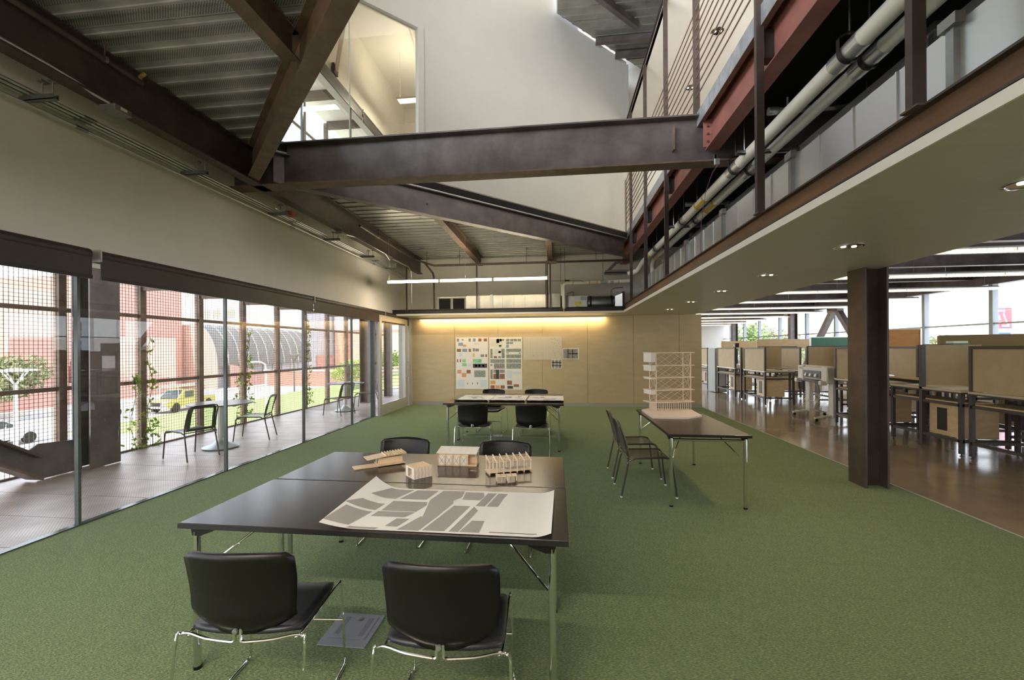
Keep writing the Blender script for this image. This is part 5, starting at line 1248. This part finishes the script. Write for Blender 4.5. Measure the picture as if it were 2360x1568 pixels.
shpapers('white paper lying on the nearest aisle desk', 6.32,6.6,0.977,1,0.6,0.7); shpapers('white paper lying on the desk right of the big column', 6.35,7.9,0.977,-1,0.6,1.1); shpapers('white paper lying on the desk half hidden by the column', 6.25,9.3,0.977,1,0.6,1.0)
shpapers('white paper lying on the far aisle desk beyond the plotter', 6.1,13.6,0.977,1,0.55,0.9); shpapers('white paper lying on the second far aisle desk', 6.1,15.7,0.977,1,0.55,0.9)
t = thing('drawing_board','dark drawing board leaning flat on the desk behind the column','board',(6.5,8.9,0.985)); MB().box(-0.1,-0.4,0.0,0.5,0.4,0.05).build('board_panel', mt['darkmetal'], t); MB().box(-0.1,-0.4,0.05,0.5,0.4,0.065).build('board_face', mt['plyedge'], t)
lk = thing('steel_locker','pale grey green steel locker at the end of the plywood wall','locker',(5.86,16.75,0)); MB().box(-0.15,-0.1,0.02,0.25,0.65,1.62).build('locker_body', mt['greytrim'], lk); MB().box(-0.158,-0.09,0.06,-0.15,0.64,1.58).build('locker_door', mt['greytrim'], lk); MB().box(-0.1,-0.106,0.06,0.2,-0.1,1.58).build('side_panel', mt['alum'], lk)
# stools and waste bins under far desks
def stool(L,x,y):
    t = thing('studio_stool', L, 'stool', (x,y,0), 0, 'steel stools under the desks'); MB().lathe([(0,0.60),(0.16,0.60),(0.165,0.615),(0.16,0.63),(0,0.63)],16).build('seat', mt['darkmetal'], t, smooth=True)
    for k in range(4):
        a = k*math.pi/2+0.4; MB().tube([(0.10*math.cos(a),0.10*math.sin(a),0.60),(0.19*math.cos(a),0.19*math.sin(a),0.0)],0.011,6).build('leg', mt['cmu'], t)
    MB().tube([(0.165*math.cos(k*math.pi/8),0.165*math.sin(k*math.pi/8),0.2) for k in range(16)],0.008,6,closed=True).build('foot_ring', mt['cmu'], t)
stool('dark stool under the desk behind the column', 7.0, 9.9); stool('dark stool at the nearest aisle desk', 6.98,6.3); stool('dark stool between the far aisle desks', 6.9,15.6)
# large format plotter
t = thing('plotter','beige large format plotter on a wheeled stand with wire paper basket','plotter',(5.98,10.78,0), math.radians(88))
MB().extr([(-0.62,-0.14,0.90),(-0.62,0.14,0.90),(-0.62,0.16,1.16),(-0.62,0.08,1.22),(-0.62,-0.10,1.20),(-0.62,-0.16,1.12)],(1.24,0,0)).build('case', mt['plotter'], t, bevel=0.012)
for s_ in (-1,1): MB().box(0.50*s_-0.12,-0.17,0.84,0.50*s_+0.12,0.17,1.205).build('end_cover', mt['plotter'], t, bevel=0.02)
# paper slot on the aisle-facing side
for side in (1,):
    MB().box(-0.36,0.135,0.93,0.36,0.166,1.10).build('paper_slot', mt['plotterd'], t)
    for x in (-0.22,0.0,0.2): MB().extr([(x,0.165,0.95),(x,0.20,0.97),(x,0.185,1.02),(x,0.165,1.04)],(0.07,0,0)).build('paper_guide', mt['plotter'], t)
    MB().tube([(-0.5,0.24,0.86),(0.5,0.24,0.86)],0.016,8).build('roller_bar', mt['darkmetal'], t)
    for x in (-0.52,0.52): MB().box(x-0.06,0.14,0.80,x+0.06,0.27,0.90).build('roller_bracket', mt['plotter'], t, bevel=0.02)
    MB().box(0.44,0.165,1.12,0.54,0.176,1.17).build('control_panel', mt['greytrim'], t)
for s_ in (-0.48,0.48):
    MB().box(s_-0.10,-0.05,0.10,s_+0.08,0.03,0.86).build('stand_leg', mt['plotter'], t, bevel=0.008)
    g_ = [(s_-0.03, -0.36+0.72*k/10, 0.075+0.055*math.sin(math.pi*k/10)) for k in range(11)]
    ft = MB()
    for a, b in zip(g_[:-1], g_[1:]): ft.bar(a,b,0.06,0.03)
    ft.build('stand_foot', mt['plotter'], t)
    for y in (-0.33,0.33): MB().lathe([(0.035,-0.02),(0.035,0.02)],12,(s_-0.03,y,0.035),'X').build('caster', mt['black'], t, smooth=True)
for k in range(14):
    x = -0.36+k*0.055; MB().tube([(x,0.10,0.84),(x,0.12,0.60),(x+0.0,0.34,0.26),(x,0.28,0.18),(x,0.04,0.40),(x,-0.02,0.56)],0.004,5).build('basket_wire', mt['plotter'], t)
for (y,z) in ((0.25,0.42),(0.06,0.37)): MB().tube([(-0.40,y,z),(0.40,y,z)],0.004,5).build('basket_wire', mt['plotter'], t)

# ================================================================== OUTSIDE, LEFT
G = -3.5
grd = sgroup('ground')
mt['asphalt'] = M('asphalt',(0.50,0.47,0.45),0.9,var=0.06,scale=3); mt['walk'] = M('pavement',(0.62,0.56,0.48),0.9,var=0.05,scale=2)
mt['grass'] = M('lawn',(0.34,0.40,0.14),0.95,col2=(0.22,0.30,0.08),scale=6,bump=0.4,bscale=60)
mt['stucco'] = M('red_stucco',(0.52,0.27,0.22),0.9,var=0.05,scale=2); mt['stucco2'] = M('salmon_stucco',(0.66,0.42,0.33),0.9,var=0.05,scale=2)
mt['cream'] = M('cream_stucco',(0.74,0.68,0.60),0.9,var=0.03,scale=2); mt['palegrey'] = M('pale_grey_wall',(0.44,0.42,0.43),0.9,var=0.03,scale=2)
mt['winp'] = M('far_window',(0.42,0.36,0.22),0.3); mt['vault'] = M('vault_metal',(0.15,0.14,0.125),0.5,metal=0.3,var=0.08,scale=1.0); mt['rib'] = M('vault_rib',(0.30,0.29,0.27),0.5)
mt['leaf'] = M('leaf',(0.25,0.33,0.10),0.7,col2=(0.13,0.20,0.05),scale=8); mt['leafy'] = M('leaf_bright',(0.40,0.50,0.10),0.7,col2=(0.24,0.34,0.06),scale=10); mt['leafo'] = M('leaf_olive',(0.30,0.31,0.15),0.8,col2=(0.17,0.18,0.08),scale=5)
mt['bark'] = M('bark',(0.14,0.10,0.07),0.9); mt['lamppost'] = M('lamp_white',(0.70,0.72,0.74),0.4); mt['postd'] = M('lamp_dark',(0.10,0.10,0.10),0.5)
MB().box(-90,-30,G-0.3,-7.3,120,G).build('asphalt_street', mt['asphalt'], grd)
MB().box(-90,-30,G,-41.5,120,G+0.12).build('far_pavement', mt['walk'], grd)
MB().box(-31,24,G,-7.4,38,G+0.06).build('lawn', mt['grass'], grd)
MB().box(-26,-30,G,-7.4,24,G+0.05).build('near_pavement', mt['walk'], grd)
# grassy bank rising behind the porch end
bk = []
for i in range(13):
    row = []
    for j in range(13):
        y = 26+j*2.2; x = -30+i*1.75
        h = max(0,min(1,(y-27)/20.0))*(2.6*max(0.12,min(1,(x+31)/14.0)))+0.06
        row.append((x,y,G+h+0.08*math.sin(x*1.7)*math.cos(y*1.3)))
    bk.append(row)
o = MB().sheet(bk).build('grass_bank', mt['grass'], grd, smooth=True)
def blk(t, nm, x0,y0,z0,x1,y1,z1, m): return MB().box(x0,y0,z0,x1,y1,z1).build(nm, mt[m], t)
# stepped red building
t = thing('red_building','stepped red and salmon stucco building across the street, seen through the mesh at the left','building',(-50,33,G))
def rb(nm,x0,y0,z0,x1,y1,z1,m): return MB().box(x0+50,y0-33,z0-G,x1+50,y1-33,z1-G).build(nm, mt[m], t)
rb('main_block',-66,18,G,-52,34.2,9.6,'stucco'); rb('upper_step',-52,32.2,G,-48,37.5,7.4,'stucco2'); rb('middle_step',-48,31.4,G,-46.2,36,2.9,'stucco'); rb('lower_wall',-46.2,24,G,-45.4,46,-1.4,'stucco')
rb('tall_block',-64,41,G,-48.5,51.0,9.9,'stucco'); rb('entry_block',-48.5,41.0,G,-46.5,48.0,3.2,'stucco2')
d_ = rb('dark_opening',-48.52,38.6,1.2,-48.3,39.8,2.0,'dark'); rb('step_base',-48.3,37.4,G,-46.4,41.0,0.2,'stucco'); rb('pale_door',-46.45,42.0,G,-46.35,43.0,-1.3,'cream')
# vaulted hall
t = thing('vaulted_hall','grey ribbed barrel vaulted hall in front of the white building','building',(-47,52,G))
def prof(k, R=3.2, Hh=5.6): a = (math.pi/2)*k/14; return (R*math.sin(a), Hh*math.cos(a))
Y0, Y1, zb = 0.0, 22.0, 3.9
for s_ in range(11):
    ya, yb = Y0+s_*2.0, Y0+s_*2.0+1.86; rows = [[(prof(k)[0]-0.5, ya, zb+prof(k)[1]-0.9), (prof(k)[0]-0.5, yb, zb+prof(k)[1]-0.9)] for k in range(15)]
    MB().sheet(rows).build('roof_panel', mt['vault'], t, smooth=True)
    rbm = MB()
    for k in range(14): rbm.bar((prof(k)[0]-0.45,yb+0.07,zb+prof(k)[1]-0.86),(prof(k+1)[0]-0.45,yb+0.07,zb+prof(k+1)[1]-0.86),0.10,0.10,up=(0,1,0))
    rbm.build('roof_rib', mt['rib'], t)
MB().extr([(prof(k)[0]-0.5,-0.3,zb+prof(k)[1]-0.9) for k in range(15)]+[(2.7,-0.3,0),(-4,-0.3,0),(-4,-0.3,zb+4.7)],(0,0.3,0)).build('end_wall', mt['stucco2'], t)
MB().box(-5,0.1,0,1.6,22,3.3).build('base_wall', mt['palegrey'], t)
for k in range(9): MB().box(1.6,1+k*2.3,0.4,1.7,1.12+k*2.3,3.0).build('window_post', mt['rib'], t)
MB().extr([(2.8,2,0),(2.8,2,3.2),(2.8,14,0.6),(2.8,14,0)],(0.5,0,0)).build('ramp_wall', mt['stucco'], t)
# white building
t = thing('white_building','big white building with small square windows beyond the vaulted hall','building',(-51.5,82,G))
MB().box(-30,0,0,0,24,19).build('white_wall', mt['cream'], t)
for (x,z) in ((-20.9,12.7),(-18.5,12.7),(-15.3,12.7),(-18.5,6.35),(-15.3,6.35)):
    f_ = MB().box(x-0.95,-0.10,z-0.85,x+0.95,0.0,z+0.85).build('window', mt['palegrey'], t); MB().box(x-0.75,-0.14,z-0.65,x+0.75,-0.09,z+0.65).build('pane', mt['winp'], f_)
MB().box(0,0.02,0,0.4,24,19).build('shaded_wall', mt['palegrey'], t)  # shade on this side of the white building painted in as grey
MB().box(-16.2,-0.4,0,-12.8,-0.02,3.3).build('red_base', mt['stucco'], t); MB().box(-6.4,-0.3,3.3,-5.7,-0.02,3.8).build('wall_lamp', mt['postd'], t)
MB().box(0.4,5,0,0.7,12,4).build('dark_base', mt['stucco'], t)
# brick building far right
mt['brick'] = M('orange_brick',(0.62,0.27,0.14),0.9,var=0.08,scale=3); mt['brickl'] = M('brick_light',(0.76,0.50,0.38),0.9,var=0.05,scale=3)
t = thing('brick_building','orange brick building seen beyond the far end of the porch','building',(-49.6,94,G))
MB().box(-1,0,0,32,20,9.6).build('brick_wall', mt['brickl'], t); MB().box(-1,-0.5,9.6,32,20,13).build('upper_wall', mt['palegrey'], t)
for x in (1,8,15,22): MB().box(x,-0.7,0,x+1.6,0,9.6).build('brick_pier', mt['brick'], t)
for k in range(24): MB().box(-1,-0.06,0.35+k*0.38,32,-0.0,0.39+k*0.38).build('brick_course', mt['brick'], t)
t = thing('brick_wall','low red brick retaining wall above the grassy bank','garden wall',(-28,58,G)); MB().box(-14,0,0,20,0.5,2.1).build('wall_body', mt['stucco'], t); MB().box(-14.1,-0.1,2.1,20.1,0.6,2.3).build('coping', mt['cream'], t)
for k in range(12): MB().box(-14,-0.03,0.15+k*0.16,20,-0.0,0.17+k*0.16).build('brick_course', mt['brick'], t)

def leaves(mb, c, rad, n, size, R, shell=0.55):
    for _ in range(n):
        while True:
            p = Vector((R.uniform(-1,1),R.uniform(-1,1),R.uniform(-1,1)))
            if shell < p.length <= 1: break
        q = Vector((c[0]+p.x*rad[0],c[1]+p.y*rad[1],c[2]+p.z*rad[2]))
        a = Vector((R.uniform(-1,1),R.uniform(-1,1),R.uniform(-1,1))).normalized(); b_ = a.cross(Vector((R.uniform(-1,1),R.uniform(-1,1),R.uniform(-1,1)))).normalized(); s_ = size*R.uniform(0.6,1.3)
        mb.add([q-a*s_, q+b_*s_*0.45, q+a*s_, q-b_*s_*0.45],[(0,1,2,3)])
    return mb
def tree(L, loc, h, rad, n, size, m, seed, name='tree', group='trees and bushes outside'):
    R = random.Random(seed); t = thing(name, L, 'tree', loc, 0, group)
    MB().tube([(0,0,0),(0.1,0.05,h*0.35),(0,0,h*0.6)],[0.14,0.11,0.05],8).build('trunk', mt['bark'], t, smooth=True)
    mb = MB()
    for k in range(6): mb.tube([(0,0,h*0.3),(rad*0.6*math.cos(k*1.05),rad*0.6*math.sin(k*1.05),h*0.7)],[0.06,0.015],5)
    mb.build('branches', mt['bark'], t)
    mb = MB()
    for k in range(7):
        a = R.uniform(0,6.3); d = R.uniform(0,0.55)*rad; leaves(mb,(d*math.cos(a),d*math.sin(a),h*R.uniform(0.5,0.8)),(rad*0.62,rad*0.62,h*0.26),n//7,size,R,0.3)
    o = mb.build('crown', mt[m], t); o['kind'] = 'stuff'
tree('pale olive tree across the street behind the white lamp post', (-42.6,27.8,G), 5.0, 3.4, 7000, 0.20, 'leafo', 1)
tree('second pale olive tree across the street at the left picture edge', (-43.2,21.0,G), 5.2, 3.0, 6000, 0.20, 'leafo', 5)
for i,(x,y,h,r,L) in enumerate(((-20,40,2.2,2.0,'round green bush on the bank, left of the porch posts'),(-18.2,45,2.4,1.9,'round green bush on the bank, middle one'),(-13.6,44,2.4,1.9,'green bush on the bank near the farther porch table'),(-11.5,38,2.2,1.6,'green bush at the right end of the bank'),(-9.5,30,2.4,1.4,'green bush seen through the glass door'))):
    hh = max(0,min(1,(y-27)/20.0))*(2.6*max(0.12,min(1,(x+31)/14.0)))
    tree(L,(x,y,G+hh-0.2),h+1.0,r,2600,0.13,'leaf' if i % 2 else 'leafy',20+i,'bush')
def vine(L, y, z0, z1, n, seed, spread=0.10, m='leafy'):
    R = random.Random(seed); t = thing('climbing_vine', L, 'vine', (XS+0.03,y,z0), 0, 'vines climbing the mesh')
    p = []; k_ = max(4,int((z1-z0)/0.15))
    for k in range(k_): p.append((0.0, 0.05*math.sin(k*1.1+seed), (z1-z0)*k/(k_-1)))
    MB().tube(p,0.005,5).build('stem', mt['bark'], t)
    mb = MB()
    for _ in range(n):
        f = R.random()**1.3; leaves(mb,(0.02,0.05*math.sin(f*k_*1.1)+R.gauss(0,spread*(1.2-f)),(z1-z0)*f),(0.03,0.03,0.03),3,0.038,R,0.0)
    o = mb.build('leaves', mt[m], t); o['kind'] = 'stuff'
vine('leafy vine climbing the mesh beside the second screen post', 6.72, 0.0, 1.9, 80, 1)
vine('vine clump low on the mesh just left of the second screen post', 6.42, 0.0, 1.25, 40, 2)
vine('thin vine high on the mesh beside the fourth screen post', 9.12, 0.15, 2.15, 80, 3, 0.07)
vine('vine on the mesh left of the fourth post above the nearer table', 8.80, 0.0, 1.1, 40, 4)
vine('bright vine on the mesh beside the sixth post', 11.52, 0.1, 2.5, 110, 5, 0.09)
def lamp_post(L, loc, h, kind, m):
    t = thing('street_lamp', L, 'street lamp', loc, 0, 'street lamps')
    MB().tube([(0,0,0),(0,0,h)],[0.09,0.07],10).build('pole', mt[m], t, smooth=True)
    if kind == 'disc':
        MB().lathe([(0.1,h+0.62),(0.78,h+0.66),(0.8,h+0.72),(0.0,h+0.8)],20).build('lamp_disc', mt[m], t, smooth=True)
        for k in range(4): MB().tube([(0,0,h-0.05),(0.55*math.cos(k*1.57),0.55*math.sin(k*1.57),h+0.66)],0.025,6).build('arm', mt[m], t)
    else:
        MB().tube([(0,0,h),(-0.05,0,h+0.35),(-0.35,-0.1,h+0.55),(-0.9,-0.3,h+0.58)],0.06,8).build('arm', mt[m], t, smooth=True)
        MB().box(-1.5,-0.55,h+0.50,-0.8,-0.2,h+0.62).build('lamp_head', mt[m], t, bevel=0.03)
lamp_post('white street lamp with a flat disc head near the left picture edge', (-26.2,18.1,G), 3.55, 'disc','lamppost')
lamp_post('white street lamp with a curved arm seen beside the second glass joint', (-24.5,34.0,G), 3.6, 'arm','lamppost')
lamp_post('slim dark street lamp with a cone head before the white building', (-30,46.5,G), 3.9, 'disc','postd')
# vehicles
def wheel(t, x, y, z, r, wd, axis='X'):
    w0 = MB().lathe([(r*0.62,-wd/2),(r,-wd/2+0.02),(r,wd/2-0.02),(r*0.62,wd/2)],20,(x,y,z),axis).build('wheel', mt['black'], t, smooth=True)
    MB().lathe([(0,-wd/2+0.0),(r*0.62,-wd/2+0.03),(r*0.62,wd/2-0.03),(0,wd/2)],12,(x,y,z),axis).build('rim', mt['alum'], w0)
def car(L, loc, rz, body, name='car'):
    t = thing(name, L, 'car', loc, rz)
    hull = [(-2.2,0.35),(-2.25,0.65),(-2.1,0.92),(-0.9,0.98),(1.0,0.98),(2.0,0.82),(2.25,0.6),(2.2,0.32)]
    MB().extr([(-0.85,y,z) for y,z in hull],(1.7,0,0)).build('body', body, t, bevel=0.06)
    cab = [(-1.5,0.97),(-1.0,1.38),(0.25,1.40),(1.05,0.97)]
    MB().extr([(-0.74,y,z) for y,z in cab],(1.48,0,0)).build('cabin_glass', M(name+'_glass',(0.05,0.06,0.07),0.1), t)
    MB().extr([(-0.70,-1.0,1.385),(-0.70,0.26,1.40),(-0.70,0.2,1.44),(-0.70,-0.95,1.43)],(1.4,0,0)).build('roof', body, t)
    for s_ in (-1,1):
        for y in (-1.35,1.38): wheel(t, 0.78*s_, y, 0.32, 0.32, 0.2)
        for y in (-1.02,-0.3,0.4): MB().bar((0.745*s_,y-0.03,0.97),(0.70*s_,y+0.05,1.40),0.03,0.05).build('pillar', body, t)
        MB().box(0.45*s_-0.15,2.2,0.55,0.45*s_+0.15,2.26,0.7).build('headlight', mt['alum'], t)
car('white car parked on the street at the lower left behind the brace', (-30.3,19.6,G+0.02), 0.0, M('car_white',(0.72,0.72,0.76),0.25,coat=0.5))
t = thing('pickup_truck','yellow pickup truck with a ladder rack parked by the red wall','truck',(-32.5,34.2,G+0.02), math.pi+0.05)
ym_ = M('truck_yellow',(0.55,0.42,0.13),0.35,coat=0.4)
MB().extr([(-0.95,y,z) for y,z in [(-2.7,0.45),(-2.7,1.05),(-0.3,1.05),(-0.3,1.10),(1.3,1.10),(2.5,1.02),(2.65,0.85),(2.65,0.42)]],(1.9,0,0)).build('body', ym_, t, bevel=0.05)
MB().extr([(-0.85,y,z) for y,z in [(-0.45,1.08),(-0.4,1.78),(0.75,1.80),(1.45,1.10)]],(1.7,0,0)).build('cab', ym_, t, bevel=0.05)
MB().extr([(-0.72,1.47,1.13),(-0.70,0.82,1.74),(0.70,0.82,1.74),(0.72,1.47,1.13)],(0,0.03,0.02)).build('windscreen', M('truck_glass',(0.06,0.07,0.08),0.1), t)
for s_ in (-1,1):
    MB().box(0.86*s_,-0.2,1.15,0.875*s_,0.75,1.68).build('side_window', bpy.data.materials['truck_glass'], t)
    for y in (-1.8,1.75): wheel(t,0.86*s_,y,0.40,0.40,0.25)
    MB().box(0.6*s_-0.22,2.64,0.62,0.6*s_+0.22,2.69,0.86).build('headlight', mt['alum'], t)
    for y in (-2.5,-0.5,1.4): MB().tube([(0.85*s_,y,1.0),(0.8*s_,y,2.05)],0.03,6).build('rack_post', mt['lamppost'], t)
    MB().tube([(0.8*s_,-2.6,2.05),(0.8*s_,2.3,2.12)],0.035,6).build('rack_rail', ym_, t)
for y in (-2.5,-0.5,1.4): MB().tube([(-0.8,y,2.08),(0.8,y,2.08)],0.03,6).build('rack_bar', mt['lamppost'], t)
MB().box(-0.5,2.62,0.62,0.5,2.69,0.9).build('grille', mt['darkmetal'], t); MB().box(-0.95,2.62,0.42,0.95,2.78,0.58).build('bumper', mt['alum'], t, bevel=0.03)
MB().box(-0.45,-2.4,2.10,0.1,1.9,2.22).build('ladder', mt['alum'], t)
t = thing('motorcycle','red motorcycle parked beyond the massive porch column','motorcycle',(-33.6,28.9,G+0.12), 0.15)
for y in (-0.75,0.75): wheel(t,0,y,0.31,0.31,0.13)
MB().extr([(-0.14,-0.9,0.6),(-0.14,-0.5,0.45),(-0.14,0.4,0.4),(-0.14,0.75,0.75),(-0.14,0.55,1.05),(-0.14,0.2,0.9),(-0.14,-0.5,0.85)],(0.28,0,0)).build('body', mt['red'], t, bevel=0.06)
MB().box(-0.16,-0.5,0.83,0.16,0.15,0.92).build('seat', mt['black'], t, bevel=0.03); MB().box(-0.24,-1.0,0.82,0.24,-0.5,1.12).build('top_box', mt['black'], t, bevel=0.05)
MB().tube([(-0.38,0.45,1.08),(0,0.58,1.05),(0.38,0.45,1.08)],0.02,6).build('handlebar', mt['chrome'], t); MB().tube([(0,0.55,1.0),(0,0.75,0.31)],0.035,6).build('fork', mt['chrome'], t); MB().extr([(-0.2,0.62,1.0),(-0.15,0.45,1.4),(0.15,0.45,1.4),(0.2,0.62,1.0)],(0,0.02,0.01)).build('windshield', mt['glass'], t)

# ================================================================== OUTSIDE, RIGHT
gr = sgroup('ground_right'); MB().box(XW+0.3,-40,G-0.3,130,160,G).build('asphalt_lot', mt['asphalt'], gr)
tree('green tree outside the studio window right of the big column', (23.6,30.6,G), 5.6, 2.6, 5000, 0.20, 'leafo', 31)
tree('small tree beyond the windows behind the chevron brace', (27,47,G), 6.6, 4.4, 3000, 0.22, 'leafo', 32)
tree('slim tree beyond the far studio windows', (24,58,G), 8.2, 2.6, 3000, 0.22, 'leaf', 33)
tree('second slim tree beyond the far studio windows', (30,62,G), 7.6, 3.4, 3000, 0.22, 'leafo', 34)
tree('olive tree in front of the grey flat building outside', (45,58,G), 6.6, 5.0, 3500, 0.25, 'leafo', 35)
t = thing('flat_building','low grey flat roofed building outside the right windows','building',(52,70,G)); MB().box(-8,0,0,22,10,6.0).build('wall', mt['palegrey'], t); MB().box(-8.4,-0.4,6.0,22.4,10,6.5).build('roof_edge', mt['cream'], t); MB().box(16,-1,0,34,8,7.4).build('wing', mt['cream'], t)
t = thing('light_mast','tall white parking light mast with two arms outside the right windows','street lamp',(40.5,43.5,G)); MB().tube([(0,0,0),(0,0,9.3)],[0.14,0.09],10).build('pole', mt['lamppost'], t, smooth=True); MB().bar((-1.6,0,9.35),(1.6,0,9.35),0.12,0.1).build('cross_arm', mt['lamppost'], t)
for s_ in (-1,1): MB().box(1.4*s_-0.5,-0.2,9.28,1.4*s_+0.5,0.2,9.44).build('lamp_head', mt['lamppost'], t)
# banner pole
bx_, by_ = 21.65, 25.0
t = thing('banner_pole','pale steel banner pole outside with red and blue letter banners','pole',(bx_,by_,G)); MB().tube([(0,0,0),(0,0,11)],0.30,16).build('pole', mt['lamppost'], t, smooth=True)
for z in (2.5,5.1,7.9): MB().lathe([(0.185,-0.05),(0.185,0.05)],16,(0,0,z)).build('pole_band', mt['boxgrey'], t)
mt['bred'] = M('banner_red',(0.68,0.10,0.12),0.7); mt['bblue'] = M('banner_blue',(0.05,0.13,0.45),0.7); mt['bwhite'] = M('banner_white',(0.8,0.8,0.8),0.7)
rt_ = Vector((0.755,-0.656,0)); bz = G
def P3(u, z, off): n_ = Vector((rt_.y,-rt_.x,0))*(1 if rt_.y < 0 else -1); return tuple(rt_*(0.13+(u-0.38)*0.55)+Vector((0,0,6.0+(z-6.02)*0.852))+Vector((-0.66,-0.75,0))*off)
def flat(nm, pts, off, m, par): return MB().extr([P3(u,z,off) for u,z in pts], Vector((-0.66,-0.75,0))*0.012).build(nm, mt[m], par)
MB().bar(P3(0.3,7.30,0),P3(1.95,7.30,0),0.05,0.05).build('banner_arm', mt['boxgrey'], t); MB().bar(P3(0.3,5.95,0),P3(1.95,5.95,0),0.04,0.04).build('banner_arm', mt['boxgrey'], t)
bn = flat('banner', [(0.38,6.02),(1.88,6.02),(1.88,7.24),(0.38,7.24)], 0.0, 'bred', t)
Ab = [(0.48,6.08),(0.98,6.08),(0.98,6.26),(0.90,6.26),(0.93,6.36),(1.33,6.36),(1.36,6.26),(1.28,6.26),(1.28,6.08),(1.78,6.08),(1.78,6.26),(1.70,6.26),(1.42,7.02),(1.50,7.02),(1.50,7.18),(0.76,7.18),(0.76,7.02),(0.84,7.02),(0.56,6.26),(0.48,6.26)]
def scal(P, s_): cx, cz = 1.13, 6.63; return [(cx+(u-cx)*s_, cz+(z-cz)*s_) for u, z in P]
flat('letter_outline', scal(Ab,1.0), 0.014, 'bblue', bn); flat('letter_white', scal(Ab,0.91), 0.028, 'bwhite', bn); flat('letter', scal(Ab,0.72), 0.042, 'bred', bn)
flat('letter_hole', [(1.02,6.52),(1.24,6.52),(1.13,6.86)], 0.056, 'bwhite', bn)
bl_ = flat('banner', [(0.38,4.6),(1.80,4.6),(1.80,5.80),(0.38,5.80)], 0.0, 'bblue', t); flat('banner_print', [(0.6,5.5),(1.3,5.5),(1.4,5.42),(1.25,5.3),(0.7,5.3)], 0.014, 'bwhite', bl_); flat('banner_print', [(0.5,5.05),(1.2,5.05),(1.2,4.95),(0.5,4.95)], 0.014, 'bwhite', bl_)

# portals guide daylight through the openings
portal('portal_left', (XL-0.15, 3.5, 1.3), (1,0,0), 2.5, 17.5)
portal('portal_skylight', (-1.9, 5.8, 13.0), (0,0,-1), 4.4, 5.0)
portal('portal_right', (XW+0.35, 14.5, 2.1), (-1,0,0), 2.8, 42.0)
bpy.context.view_layer.update()
